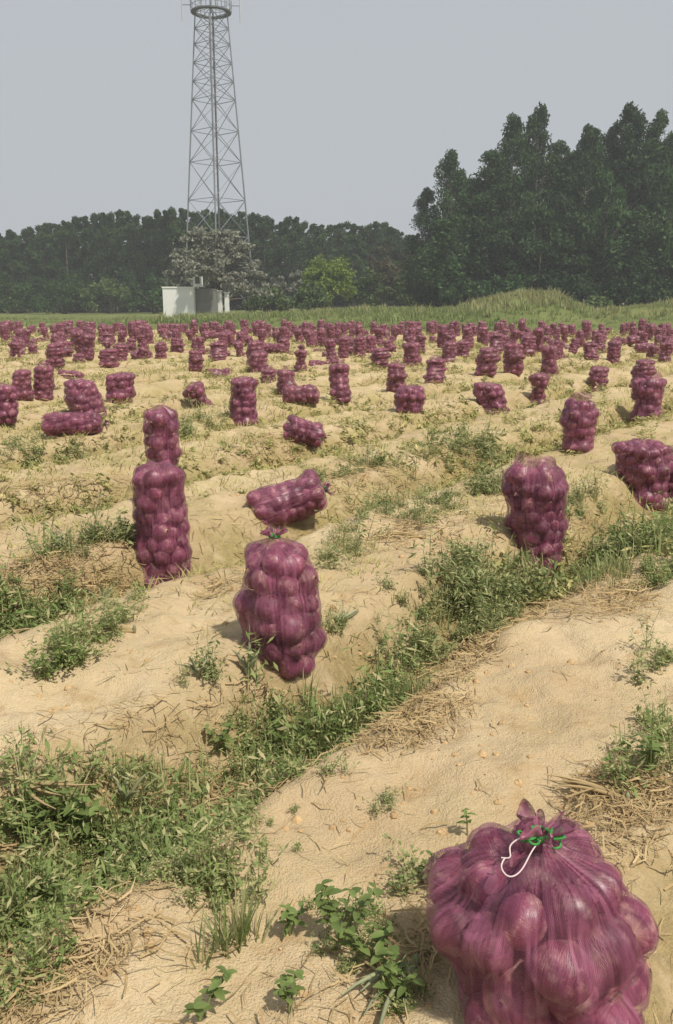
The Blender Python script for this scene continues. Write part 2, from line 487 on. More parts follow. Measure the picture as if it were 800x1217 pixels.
def bz(x, y): return float(bank(np.array(x), np.array(y)))
used = set()
def place(proto, label, loc, rz, sc):
    if proto.name not in used:
        used.add(proto.name)
        proto.location = loc; proto.rotation_euler = (0, 0, rz); proto.scale = sc; proto['label'] = label
        return proto
    return copy_thing(proto, label, loc, (0, 0, rz), sc)

# eucalyptus stand on the right: (apex x, apex y in the photograph, depth, width factor, label)
EG = 'tall eucalyptus trees on the right of the field'
eprot = [tree_proto('eucalyptus_tree', 'tall eucalyptus', 'tree', EG, *tall_tree(18, 3.3, 80, 190, 0.36, 0.05, 100 + k, 0.50), M['barkp'], M['euca']) for k in range(5)]
EU = [(536, 183, 92, .80, 'leftmost eucalyptus tree, standing clear of the stand with sky round its pointed top'),
      (507, 226, 93, .62, 'short slim eucalyptus tree leaning out at the left foot of the tall stand'),
      (561, 214, 95, .95, 'eucalyptus tree just right of the leftmost one, with a lower rounded shoulder'),
      (585, 182, 91, .95, 'eucalyptus tree on the rising left slope of the stand'),
      (612, 142, 92, .85, 'eucalyptus tree with the left one of the twin peaks over the dry grass mound'),
      (640, 130, 93, .85, 'eucalyptus tree with the right one of the twin peaks over the dry grass mound'),
      (662, 172, 95, .90, 'eucalyptus tree in the dip just right of the twin peaks'),
      (681, 184, 94, .95, 'eucalyptus tree at the lowest dip in the middle of the stand'),
      (704, 153, 91, .80, 'eucalyptus tree with a small rounded peak right of the dip'),
      (729, 150, 94, .80, 'eucalyptus tree on the left shoulder of the highest crown'),
      (753, 128, 92, .95, 'highest eucalyptus tree, with the broad top near the right edge'),
      (782, 136, 93, .85, 'eucalyptus tree with the second highest top near the right edge'),
      (806, 160, 92, 1.0, 'eucalyptus tree cut by the right edge of the picture'),
      (835, 150, 94, 1.0, 'eucalyptus tree outside the right edge of the picture'),
      (870, 170, 92, 1.0, 'eucalyptus tree farthest outside the right edge')]
for k, (px, py, d, wf, lab) in enumerate(EU):
    x, y, zt = at_depth(px, py, d); z0 = bz(x, y); h = (zt - z0) / 18.0
    place(eprot[k % 5], lab, (x, y, z0), rnd.uniform(0, 6.28), (wf, wf, h * 1.0))
# lower trees in front of and between them fill the stand to the ground
FG = 'lower leafy trees at the foot of the eucalyptus stand'
fprot = [tree_proto('leafy_tree', 'leafy tree', 'tree', FG, *tall_tree(10, 2.7, 34, 140, 0.42, 0.03, 200 + k, 0.40), M['bark'], M['euca']) for k in range(3)]
for k in range(20):
    px = 515 + k * 19 + rnd.uniform(-5, 5); py = 228 + rnd.uniform(-28, 34) + max(0, (580 - px)) * 1.1
    d = rnd.uniform(86, 90) if k % 2 else rnd.uniform(96, 99)
    if k % 2 == 0: py -= 40
    x, y, zt = at_depth(px, py, d); z0 = bz(x, y); s = (zt - z0) / 10
    side = 'left' if px < 620 else ('middle' if px < 720 else 'right')
    place(fprot[k % 3], 'lower leafy tree in the %s part of the eucalyptus stand, %s the tall trunks' % (side, 'before' if k % 2 else 'behind'),
          (x, y, z0), rnd.uniform(0, 6.28), (1.0, 1.0, s))

# plantation wood on the left: a front row of slender trees, the mass behind as stuff
WG = 'slender plantation trees of the dark wood'
wprot = [tree_proto('plantation_tree', 'slender tree', 'tree', WG, *tall_tree(14, 2.1, 50, 110, 0.38, 0.06, 300 + k, 0.42, False), M['bark'], M['wood']) for k in range(5)]
SKX = [-60, 0, 30, 50, 75, 100, 135, 150, 172, 200, 222, 240, 290, 300, 330, 350, 380, 410, 450, 470, 490, 520, 560]
SKY_ = [284, 278, 275, 268, 265, 254, 250, 250, 259, 247, 249, 250, 256, 257, 261, 262, 266, 266, 265, 275, 281, 290, 300]
ZX = [0, 22, 45, 68, 92, 116, 140, 164, 188, 206, 224, 240, 256, 272, 292, 312, 332, 352, 372, 392, 412, 432, 452, 472, 492, 520]
ZW = ['just outside the left edge', 'at the very left edge', 'a little in from the left edge', 'where the skyline starts to climb from the left', 'halfway up the climbing skyline at the left',
      'left of the first hump of the skyline', 'on the first hump of the skyline', 'right of the first hump of the skyline', 'in the dip above the left end of the white hut', 'above the white hut',
      'touching the left leg of the tower', 'behind the left half of the tower', 'behind the middle of the tower', 'behind the right half of the tower', 'touching the right leg of the tower',
      'just right of the tower', 'above the right side of the grey tree', 'above the pale silvery shrub', 'left above the lime green bush', 'straight above the lime green bush', 'right above the lime green bush',
      'above the tall brownish shrub', 'over the dip right of the brownish shrub', 'over the low end of the wood', 'in the gap beside the eucalyptus', 'behind the left edge of the eucalyptus', 'hidden behind the eucalyptus']
px = -40.0; k = 0
while px < 545:
    py = np.interp(px, SKX, SKY_) + rnd.uniform(-3, 4)
    x, y, zt = at_depth(px, py, 125 + rnd.uniform(-4, 4)); z0 = bz(x, y)
    zone = ZW[int(np.searchsorted(ZX, px))]
    place(wprot[k % 5], 'slender dark wood tree ' + zone, (x, y, z0), rnd.uniform(0, 6.28), (1.0, 1.0, (zt - z0) / 14))
    px += rnd.uniform(7, 11); k += 1
cl = []; rd = []
for q in range(760):
    px = rnd.uniform(-90, 560); top = np.interp(px, SKX, SKY_) + 9
    d = rnd.uniform(127, 138)
    x, y, zt = at_depth(px, top, d); z = rnd.uniform(0.3, zt - 0.8)
    cl.append([x, y, z]); rd.append(rnd.uniform(0.9, 1.7))
v, f = clump_crown(cl, rd, 70, 0.62, 1.0, 0.4)
o = thing('wood', 'mass of dark trees behind the front row of the plantation wood', 'wood', data=mesh_np('wood', v, f, [M['wood']])); o['kind'] = 'stuff'

def dome_bush(name, label, cat, px0, px1, ptop, pbase, d, leaf, group=None, per=85, size=0.34, seed=1, n=46, flat=0.8):
    r = np.random.default_rng(seed)
    x0, _, zb = at_depth(px0, pbase, d); x1, _, zt = at_depth(px1, ptop, d)
    cx = (x0 + x1) / 2; w = (x1 - x0) / 2; z0 = bz(cx, d); h = max(zt - z0, 0.8)
    cl = []; rad = []
    for k in range(n):
        a = r.uniform(0, 6.283); e = math.asin(r.uniform(0, 1)); q = r.uniform(0.55, 0.92)
        cl.append([w * q * math.cos(a) * math.cos(e), w * 0.8 * q * math.sin(a) * math.cos(e), 0.12 * h + h * 0.80 * q * math.sin(e)])
        rad.append(r.uniform(0.16, 0.32) * min(w, h))
    T = Geo()
    for k in range(7):
        c = np.array(cl[k * 5])
        T.add(*tube_vf([[0.05 * k - .15, 0, -0.2], c * [0.4, 0.4, 0.5], c], [0.09, 0.06, 0.02], 5))
    t = thing(name, label, cat, (cx, d, z0), group=group)
    link('trunk' if cat == 'tree' else 'stem', T.mesh('stem', [M['bark']], True), t)
    v, f = clump_crown(cl, rad, per, size, flat, 0.2, r)
    link('crown' if cat == 'tree' else 'foliage', mesh_np('foliage', v, f, [leaf]), t)
    return t
dome_bush('round_bush', 'round lime green bush in front of the dark wood', 'bush', 355, 428, 284, 362, 94, M['lime'], seed=3, per=170, n=64)
SG = 'shrubs along the foot of the wood'
for k, (a, b, t, d, mt, lab) in enumerate([
    (415, 470, 312, 94, 'shrub', 'dark green shrub touching the right side of the lime green bush'),
    (455, 525, 306, 93, 'shrub', 'broad dark green shrub left of the eucalyptus stand'),
    (425, 480, 276, 104, 'brownsh', 'tall brownish shrub rising behind the lime green bush'),
    (465, 520, 284, 106, 'brownsh', 'brownish shrub in the gap beside the eucalyptus stand'),
    (345, 395, 334, 90, 'shrub', 'low green shrub at the foot of the lime green bush'),
    (318, 348, 312, 98, 'silver', 'pale silvery shrub just right of the grey tree'),
    (342, 372, 306, 101, 'silver', 'pale silvery shrub beside the lime green bush'),
    (290, 350, 340, 92, 'shrub', 'low dark shrub under the right side of the grey tree'),
    (-30, 50, 322, 112, 'wood', 'dark shrub at the left edge under the wood'),
    (40, 110, 318, 112, 'wood', 'dark shrub at the foot of the wood, second from the left edge'),
    (95, 165, 314, 112, 'shrub', 'dark green shrub at the foot of the wood left of the white hut'),
    (150, 215, 320, 110, 'wood', 'dark shrub just behind the white hut'),
    (520, 580, 322, 84, 'euca', 'dark shrub at the left foot of the eucalyptus stand'),
    (690, 730, 350, 80, 'shrub', 'small dark green shrub in the dip of the grass bank'),
    (560, 640, 320, 86, 'euca', 'dark shrub behind the dry grass mound'),
    (640, 720, 318, 86, 'euca', 'dark shrub right of the dry grass mound under the eucalyptus'),
    (710, 790, 316, 86, 'euca', 'dark shrub under the highest eucalyptus'),
    (770, 850, 318, 86, 'euca', 'dark shrub under the eucalyptus at the right edge')]):
    dome_bush('shrub', lab, 'shrub', a, b, t, 366, d, M[mt], SG, seed=40 + k, n=34, size=0.40)

# the grey broad-crowned tree before the hut
def grey_tree():
    r = np.random.default_rng(77)
    d = 86.0; x, _, zt = at_depth(254, 262, d); z0 = bz(x, d); h = zt - z0; w = 5.2
    T = Geo(); cl = []; rad = []
    T.add(*tube_vf([[0, 0, -.3], [-.15, 0, 1.0], [.05, 0, 2.2], [0, 0, h * .55], [.1, 0, h * .85]], [.34, .30, .25, .14, .04], 8))
    for k in range(170):
        a = r.uniform(0, 6.283); e = r.uniform(0, 1); q = r.uniform(0.35, 1.0) ** 0.6
        zc = 2.3 + (h - 2.7) * (e ** 0.8)
        env = w * math.sqrt(max(0.02, 1 - (max(0.0, zc - 2.6) / (h - 2.3)) ** 1.7))
        c = np.array([env * q * math.cos(a) * 0.96, env * q * math.sin(a) * .8, zc - 0.7 * q])
        if c[2] < 2.0: c[2] = 2.0 + r.uniform(0, .5)
        cl.append(c); rad.append(r.uniform(0.4, 0.85))
        if k % 4 == 0:
            T.add(*tube_vf([[0, 0, min(zc * .5, 2.4)], c * [.5, .5, 1] + [0, 0, -.5], c], [.11, .07, .02], 5))
    for k in range(26):
        gx_, gy_, gz_ = at_depth(r.uniform(222, 264), r.uniform(300, 333), r.uniform(78.6, 79.6))
        if gz_ < at_depth(216, 339, 79)[2]: continue
        cl.append(np.array([gx_ - x, gy_ - d, gz_ - z0])); rad.append(r.uniform(.3, .6))
    for k in range(3):
        c = cl[-1 - 5 * k]; T.add(*tube_vf([[0, 0, 3.0], c * [.5, .5, 1] + [0, 0, .2], c], [.11, .06, .02], 5))
    t = thing('grey_tree', 'broad grey flowering tree with a spreading crown in front of the lattice tower', 'tree', (x, d, z0))
    link('trunk', T.mesh('trunk', [M['bark']], True), t)
    v, f = clump_crown(cl, rad, 75, 0.30, 0.42, 0.0, r, 0.6)
    link('crown', mesh_np('crown', v, f, [M['silver']]), t)
grey_tree()

# ------------------------------------------------------------------ lattice tower
def tower():
    d = 110.0
    xc, _, zp = at_depth(251, 15, d)
    z0 = bz(xc, d)
    t = thing('lattice_tower', 'tall grey steel lattice telecom tower rising out of the frame behind the grey tree', 'tower', (xc, d, z0), (0, 0, math.radians(4)))
    H = zp - z0
    zc_ = at_depth(251, 280, d)[2] - z0
    R = lambda z: 3.62 + (1.80 - 3.62) * (z - zc_) / (H - zc_)
    R2 = lambda z: R(z) if z > zc_ else R(z)
    def cpt(k, z): a = math.radians(90 * k); return np.array([R2(z) * math.cos(a), R2(z) * math.sin(a), z])
    def bar(name, p, q, r, n=5, mat='steel'):
        v, f = tube_vf([p, q], [r, r], n)
        return link(name, mesh_np(name, v, f, [M[mat]], True), t)
    lv = [0]
    pys = [372, 318, 282, 238, 193, 156, 119, 97, 75, 53, 34, 15]
    lv = [at_depth(251, p, d)[2] - z0 for p in pys]; lv[0] = -0.2
    for k in range(4):
        pts = [cpt(k, z) for z in lv]
        v, f = tube_vf(pts, np.linspace(0.105, 0.07, len(pts)), 6)
        link('leg', mesh_np('leg', v, f, [M['steel']], True), t)
    for i in range(len(lv) - 1):
        a, b = lv[i], lv[i + 1]
        for k in range(4):
            k2 = (k + 1) % 4
            bar('brace', cpt(k, a), cpt(k2, b), 0.038)
            bar('brace', cpt(k2, a), cpt(k, b), 0.038)
            bar('crossbar', cpt(k, b), cpt(k2, b), 0.04)
    # cable ladder up the middle
    v, f = tube_vf([[0.25, 0, 0], [0.20, 0, H]], [.085, .08], 6); link('cable_run', mesh_np('cable_run', v, f, [M['darksteel']], True), t)
    for i in range(24):
        z = H * (i + .5) / 24
        bar('ladder_rung', [-.22, 0, z], [.2, 0, z], .03)
    v, f = tube_vf([[-.25, 0, 0], [-.25, 0, H]], [.05, .05], 6); link('ladder_rail', mesh_np('ladder_rail', v, f, [M['steel']], True), t)
    # platform: an octagonal ring deck with handrail
    G = Geo(); n = 16
    th = np.linspace(0, 2 * np.pi, n, endpoint=False)
    ring = lambda r, z: np.stack([r * np.cos(th), r * np.sin(th), np.full(n, z)], -1)
    V = np.concatenate([ring(2.3, H - .04), ring(2.3, H + .10), ring(1.7, H + .10), ring(1.7, H - .04)])
    j = np.arange(n); j2 = (j + 1) % n
    Fq = np.concatenate([np.stack([a_ * n + j, a_ * n + j2, b_ * n + j2, b_ * n + j], -1) for a_, b_ in ((0, 1), (1, 2), (2, 3), (3, 0))])
    link('platform', mesh_np('platform', V, Fq, [M['darksteel']]), t)
    for zr in (H + .65, H + 1.2):
        for i in range(n):
            a_, b_ = ring(2.3, zr)[i], ring(2.3, zr)[(i + 1) % n]
            if i % 2 == 0: pass
            bar('handrail', a_, b_, .03)
    for i in range(n):
        bar('rail_post', ring(2.3, H + .14)[i], ring(2.3, H + 1.2)[i], .035)
    # mast and antennas above the deck
    bar('mast', [0, 0, H], [0, 0, H + 6.5], .10, 6)
    for i in range(6):
        a = math.radians(60 * i + 15)
        p = np.array([1.75 * math.cos(a), 1.75 * math.sin(a), 0])
        bar('antenna_pole', p + [0, 0, H + .1], p + [0, 0, H + 3.4], .04, 5)
        v, f = box_vf(p[0] * 1.12, p[1] * 1.12, H + 2.3, .26, .2, 1.9)
        link('panel_antenna', mesh_np('panel_antenna', v, f, [M['antenna']]), t)
    for sx in (-3.25, 3.25):
        zc = at_depth(251, 26, d)[2] - z0
        v, f = tube_vf([[sx, 0, zc], [sx, 0, zc + 4.6]], [.07, .07], 6); w_ = link('whip_antenna', mesh_np('whip_antenna', v, f, [M['antenna']], True), t)
        bar('antenna_arm', [math.copysign(2.2, sx), 0, H + .75], [sx, 0, H + .75], .05)
tower()

# ------------------------------------------------------------------ hut and white walls at the tower's foot
def hut():
    d = 80.0
    xa, _, zt = at_depth(193, 341, d); xb = at_depth(230, 341, d)[0]
    z0 = bz(xa + 1.4, d) - 0.1
    zb = at_depth(200, 373, d)[2]
    z0 = min(z0, zb)
    w = xb - xa; h = zt - z0
    t = thing('equipment_hut', 'small flat roofed white equipment hut left of the grey tree', 'hut', (xa, d, z0), (0, 0, math.radians(-3)))
    dep = 2.0
    v, f = box_vf(w / 2, dep / 2, h / 2 - .05, w, dep, h - .1); link('wall', mesh_np('wall', v, f, [M['white']]), t)
    v, f = box_vf(w / 2, dep / 2, h - .04, w + .10, dep + .1, .12); link('roof', mesh_np('roof', v, f, [M['white']]), t)
    t2 = thing('side_building', 'low grey rendered lean-to beside the white hut under the grey tree', 'building', (xb + .03, d + .6, z0), (0, 0, math.radians(-3)))
    w2 = at_depth(252, 341, d)[0] - xb
    v, f = box_vf(w2 / 2, 1.0, (h - .25) / 2, w2, 2.0, h - .25); link('wall', mesh_np('wall', v, f, [M['grey']]), t2)  # right side of the hut; its grey colour stands in for tree shade
    v, f = box_vf(w2 / 2, 1.0, h - .2, w2 + .06, 2.1, .1); link('roof', mesh_np('roof', v, f, [M['grey']]), t2)
    x1, _, z1 = at_depth(229, 325, d + .3); x2 = at_depth(239, 325, d + .3)[0]
    t3 = thing('white_stair_head', 'white block on the hut roof, partly hidden by leaves of the grey tree', 'building', (x1, d + .25, z0 + h + .022))
    hh = z1 - z0 - h - .022
    v, f = box_vf((x2 - x1) / 2, .5, hh / 2, x2 - x1, 1.0, hh); link('wall', mesh_np('wall', v, f, [M['white']]), t3)
    v, f = box_vf((x2 - x1) * .55, -.02, hh * .5, .4, .05, .6); link('window', mesh_np('window', v, f, [M['darksteel']]), t3)
    G = 'white gate pillars under the grey tree'
    for k, (a, b, tp, lab) in enumerate([(259, 264, 345, 'left white gate pillar behind the trunk of the grey tree'), (267, 272, 347, 'right white gate pillar near the trunk of the grey tree')]):
        xa_, _, zz = at_depth(a, tp, 83); xb_ = at_depth(b, tp, 83)[0]
        hh = zz - z0
        t4 = thing('gate_pillar', lab, 'pillar', ((xa_ + xb_) / 2, 83, z0), group=G)
        v, f = box_vf(0, 0, hh / 2 - .05, xb_ - xa_, .45, hh - .1); link('shaft', mesh_np('shaft', v, f, [M['white']]), t4)
        v, f = box_vf(0, 0, hh - .05, xb_ - xa_ + .12, .57, .1); link('cap', mesh_np('cap', v, f, [M['white']]), t4)
hut()

# ------------------------------------------------------------------ grass on the bank
def blade_tuft(n, h, w, spread, r):
    V = []; Fq = []
    for k in range(n):
        a = r.uniform(0, 6.283); b = r.uniform(0.1, 1) * spread; hh = h * r.uniform(.6, 1.15)
        p = np.array([r.uniform(-.3, .3) * spread, r.uniform(-.3, .3) * spread, -0.03])
        tip = p + [b * math.cos(a), b * math.sin(a), hh]; mid = (p + tip) / 2 + [0, 0, hh * .12]
        s = np.array([-math.sin(a), math.cos(a), 0]) * w
        V += [p - s, p + s, mid + s * .8, mid - s * .8, tip + s * .12, tip - s * .12]
        q = 6 * k; Fq += [[q, q + 1, q + 2, q + 3], [q + 3, q + 2, q + 4, q + 5]]
    return np.array(V), np.array(Fq)
r_ = np.random.default_rng(5)
tufts = [blade_tuft(11, 0.36, 0.013, 0.36, r_) for _ in range(4)]
n = 10500
gx = rng.uniform(-42, 44, n); gt = rng.uniform(0.2, 26, n) ** 1.0; gy = edge_y(gx) + gt
gz = bank(gx, gy); xs85 = gx * 85 / gy
dry = np.exp(-((xs85 - 17.5) / 4.2) ** 2) * 0.85 + 0.25 * (xs85 > 24) + 0.14
isdry = rng.uniform(0, 1, n) < dry * sst(6, 12, gt)
for nm, sel, mt, lab, k in (('green_grass', ~isdry, 'grass', 'rough green grass covering the bank behind the field', .9), ('dry_grass', isdry, 'drygrass', 'tall pale dry grass on the mound and top of the bank', 1.35)):
    P = np.stack([gx, gy, gz], -1)[sel]
    sc = rng.uniform(.5, 1.15, len(P)) * k * (0.55 + 0.45 * sst(0, 8, P[:, 1] - edge_y(P[:, 0])))
    sc *= np.where(P[:, 0] < -16, 0.6, 1.0) * (.35 + 1.2 * vn(P[:, 0] * .33, P[:, 1] * .2, 511)) * 1.15
    kk = vn(P[:, 0] * .5, P[:, 1] * .3, 512) > .22; P = P[kk]; sc = sc[kk]
    v, f = scatter(tufts, P, rng.uniform(0, 6.28, len(P)), sc)
    o = thing(nm, lab, 'grass', data=mesh_np(nm, v, f, [M[mt]])); o['kind'] = 'stuff'

# ------------------------------------------------------------------ onion sacks
def bulb(kind, nu=18, nv=11):
    r = np.random.default_rng(kind + 5)
    fl = [0.90, 0.98, 0.84, 1.04][kind % 4]
    ph = np.linspace(0, np.pi, nv); th = np.linspace(0, 2 * np.pi, nu, endpoint=False)
    V = []
    for p in ph:
        rr = 0.05 * max(0.0, math.sin(p)) ** 0.9 + 0.0008
        z = -0.05 * math.cos(p) * fl
        if p > 2.6: rr = max(rr * 0.6, 0.0045 if p < 3.1 else 0.004); z += 0.010 * (p - 2.6) / .54
        if p < 0.2: z += 0.003
        for t in th:
            k = 1 + 0.03 * math.sin(3 * t + kind) + 0.02 * math.sin(5 * t + 2 * kind)
            V.append([rr * k * math.cos(t), rr * k * math.sin(t), z])
    i = np.arange(nv - 1)[:, None] * nu; j = np.arange(nu)[None]; j2 = (j + 1) % nu
    return np.array(V), np.stack([i + j, i + j2, i + nu + j2, i + nu + j], -1).reshape(-1, 4)
BULB = [bulb(k) for k in range(4)]
BULBLO = [bulb(k, 9, 6) for k in range(4)]
BULBM = [mesh_np('onion', v, f, [M['onion']], True) for v, f in BULB]

def pack(R, Hh, ro, seed, prof=None):
    """onions in staggered rings; returns list of (x, y, z, r)"""
    r = np.random.default_rng(seed); out = []
    dz = ro * 1.62; nl = max(2, int(round((Hh - 2 * ro * .9) / dz)) + 1)
    dz = (Hh - 2 * ro * .93) / max(1, nl - 1)
    for l in range(nl):
        z = ro * .93 + l * dz; t = l / max(1, nl - 1)
        Rl = R * (prof(t) if prof else 1.0) * r.uniform(.90, 1.07)
        if l == nl - 1: Rl *= .95
        ring = max(Rl - ro, 0)
        m = max(3, int(round(2 * math.pi * ring / (2 * ro * 0.98)))) if ring > ro * .7 else (2 if ring > ro * .3 else 1)
        a0 = r.uniform(0, 6.28)
        for q in range(m):
            a = a0 + 6.283 * q / m + r.uniform(-.16, .16)
            rr = ro * r.uniform(.72, 1.22); g_ = ring * r.uniform(.84, 1.12)
            out.append((g_ * math.cos(a), g_ * math.sin(a), max(rr * .9, z + r.uniform(-.3, .3) * ro), rr))
        if ring > ro * .9: out.append((r.uniform(-.01, .01), 0, z - (ro * .15 if l == nl - 1 else 0), ro))
    return out

def bag(on, R, Hh, seed, nth=56, nz=46, top='tied', K=36, wr=0.004, nh=0.035):
    """net drawn tight over the onions: a membrane relaxed against them"""
    r = np.random.default_rng(seed + 999)
    neck = Hh + nh
    zz = np.linspace(0.0, neck, nz); th = np.linspace(0, 2 * np.pi, nth, endpoint=False)
    O = np.array(on); dx, dy = np.cos(th), np.sin(th)
    proj = O[:, 0][:, None] * dx + O[:, 1][:, None] * dy                  # n, th
    d2 = (O[:, 0] ** 2 + O[:, 1] ** 2)[:, None] - proj ** 2
    disc = ((O[:, 3] + .006) ** 2)[:, None, None] - d2[:, None, :] - ((zz[None, :] - O[:, 2][:, None]) ** 2)[:, :, None]
    ex = np.where(disc > 0, proj[:, None, :] + np.sqrt(np.maximum(disc, 0)), 0)
    raw = np.maximum(ex.max(0), 0.0)
    lo = raw.copy()
    q = lo.copy()
    for _ in range(K):
        up = np.vstack([q[1:], q[-1:]]); dn = np.vstack([q[:1], q[:-1]])
        b = .25 * (up + dn + np.roll(q, 1, 1) + np.roll(q, -1, 1)) * 1.0
        q = np.maximum(lo, b)
        if top != 'open': q[-1] = 0.022
        q[0] = np.maximum(lo[0], q[1] * .86)
    fade = sst(0.45, 0.95, zz / neck)[:, None]
    q = q * (1 + 0.0 * fade)
    q += wr * np.sin(9 * th + 3 * np.sin(2 * th) + 8 * zz[:, None]) * (0.3 + fade) * (q > .03)
    q += wr * 1.6 * (vn(th[None, :] * 9 + 0 * zz[:, None], zz[:, None] * 22 + 0 * th[None, :], seed) - .5) * (q > .03)
    q += wr * .8 * np.sin(17 * th + 14 * zz[:, None] + seed) * (q > .03)
    rows = [np.stack([q[k] * dx, q[k] * dy, np.full(nth, zz[k])], -1) for k in range(nz)]
    rows.insert(0, np.stack([dx * .01, dy * .01, np.full(nth, 0.004)], -1))
    vv = [zz[0]] + list(zz)
    if top == 'tied':
        for (rr, h, am) in ((.018, .006, .1), (.026, .014, .25), (.036, .021, .30), (.042, .027, .36), (.045, .030, .42), (.041, .037, .50)):
            fold = 1 + am * .8 * np.sin(7 * th + seed + 9 * h) + am * .6 * np.sin(3 * th + 2) + am * .35 * np.sin(13 * th + 40 * h)
            rows.append(np.stack([rr * fold * dx, rr * fold * dy, neck + h + 0.5 * rr * am * np.sin(3 * th + 1.3 * seed) + .5 * rr * am * np.sin(8 * th + seed)], -1)); vv.append(neck + h)
    elif top == 'open':
        last = q[-1]
        for (m_, h) in ((.97, .014), (.90, .030), (.80, .042)):
            rr = np.maximum(last, R * .62) * m_ * (1 + .05 * np.sin(5 * th + seed))
            rows.append(np.stack([rr * dx, rr * dy, neck + h + .02 * np.sin(2 * th + seed)], -1)); vv.append(neck + h)
    V = np.concatenate(rows); k = len(rows)
    i = np.arange(k - 1)[:, None] * nth; j = np.arange(nth)[None]; j2 = (j + 1) % nth
    Fq = np.stack([i + j, i + j2, i + nth + j2, i + nth + j], -1).reshape(-1, 4)
    # UV: seam closes because u runs in whole cells
    U = np.abs((np.arange(nth) / nth) * 2 - 1)
    UV = np.stack([np.tile(U, k), np.repeat(np.array(vv), nth)], -1)
    BM = (np.repeat(np.arange(k - 1), nth) >= nz).astype(int) if top == 'tied' else np.zeros(len(Fq), int)
    return V, Fq, UV, BM

def bend_fn(lean, dirn, curve):
    return lambda z: np.stack([(lean * z + curve * z * z) * math.cos(dirn), (lean * z + curve * z * z) * math.sin(dirn), np.zeros_like(z)], -1)

SG_ = 'net sacks of red onions standing in the field'
def near_sack(label, loc, R, Hh, seed, ro=.052, top='tied', prof=None, lean=0, dirn=0, curve=0, rot=(0, 0, 0), hi=False, name='onion_sack', tie='tie', K=19, group=SG_, nh=0.035):
    t = thing(name, label, 'onion sack', loc, rot, group)
    on = pack(R, Hh, ro, seed, prof)
    b = bend_fn(lean, dirn, curve)
    V, Fq, UV, BM = bag(on, R, Hh, seed, 110 if hi else 60, 90 if hi else 52, top, K * (3 if hi else 1), 0.0045, nh)
    V = V + b(V[:, 2])
    link('net_bag', mesh_np('net_bag', V, Fq, [M['netc' if hi else 'net'], M['netb']], True, BM, UV), t)
    r = random.Random(seed)
    for k, (x, y, z, rr) in enumerate(on):
        o_ = b(np.array([z]))[0]; s = rr / .05
        link('onion', BULBM[r.randrange(4)], t, (x + o_[0], y + o_[1], z), (r.uniform(-1.5, 1.5), r.uniform(-1.5, 1.5), r.uniform(0, 6.28)), (s, s, s * r.uniform(.92, 1.02)))
    neck = Hh + nh; o_ = b(np.array([neck]))[0]
    if top == 'tied':
        th = np.linspace(0, 4 * np.pi, 30)
        P = np.stack([.023 * np.cos(th) + o_[0], .023 * np.sin(th) + o_[1], neck + .004 + .010 * th / 12.6], -1)
        v, f = tube_vf(P, .0042, 6)
        link('tie', mesh_np('tie', v, f, [M[tie]], True), t)
    return t, neck, o_

def sack_px(label, px, pb, wpx, pt, seed, **kw):
    x, y, z = ground_at(px, pb)
    sl_ = math.hypot(y, CZ - z) if y < 8 else y
    R = wpx * sl_ / FP / 2
    y2 = y + R * .9                                         # base pixel is the front foot of the sack
    x2 = x * y2 / y
    z2 = min(float(height(x2, y2)), float(height(x2, y2 - R * .6))) - .015
    Hh = (at_depth(px, pt, y2)[2] - z2) - (.085 if kw.get('top', 'tied') == 'tied' else .055)
    return near_sack(label, (x2, y2, z2), R, Hh, seed, **kw)

# the big one in the foreground; its foot is below the frame
hx, hy = 0.463, 1.635
hz = float(height(hx, hy)) - .015
t, neck, o_ = near_sack('big foreground net sack of red onions tied with green twine, cut by the bottom edge', (hx, hy, hz), .212,
                        at_depth(648, 1018, hy)[2] - hz, 11, ro=.062, top='tied', hi=True, tie='tie', lean=-.20, curve=.25, K=16, nh=.045, prof=lambda q: 1.12 - .10 * q)
def hero_strings(t, neck, o_):
    r = random.Random(3)
    c = np.array([o_[0], o_[1], neck])
    for k, pts in enumerate([[(0, -.02, .01), (-.03, -.06, .012), (-.055, -.10, -.01), (-.085, -.115, -.018), (-.10, -.09, -.006), (-.085, -.07, .0)],
                             [(-.01, -.02, .015), (-.045, -.04, .03), (-.075, -.045, .012), (-.07, -.07, -.002), (-.09, -.06, -.006)]]):
        P = np.array(pts) + c
        tt = np.linspace(0, len(P) - 1, 26)
        Q = np.stack([np.interp(tt, np.arange(len(P)), P[:, j]) for j in range(3)], -1)
        for _ in range(9): Q[1:-1] = (Q[:-2] + Q[1:-1] * 2 + Q[2:]) / 4
        v, f = tube_vf(Q, .0017, 5); link('loose_string', mesh_np('loose_string', v, f, [M['string']], True), t)
    for k in range(9):
        a = r.uniform(3.5, 6.3); q = c + [.024 * math.cos(a), .024 * math.sin(a), .012]
        e1 = np.array([math.cos(a), math.sin(a), r.uniform(-.3, .5)]); e2 = np.array([-math.sin(a), math.cos(a), r.uniform(-.8, .8)]); w_ = r.uniform(.008, .018)
        P = [q + e1 * w_ * (1 - math.cos(u)) + e2 * w_ * .8 * math.sin(u) for u in np.linspace(0, r.uniform(3.5, 6), 9)]
        v, f = tube_vf(P, .0026, 5); link('twine_end', mesh_np('twine_end', v, f, [M['tie']], True), t)
hero_strings(t, neck, o_)

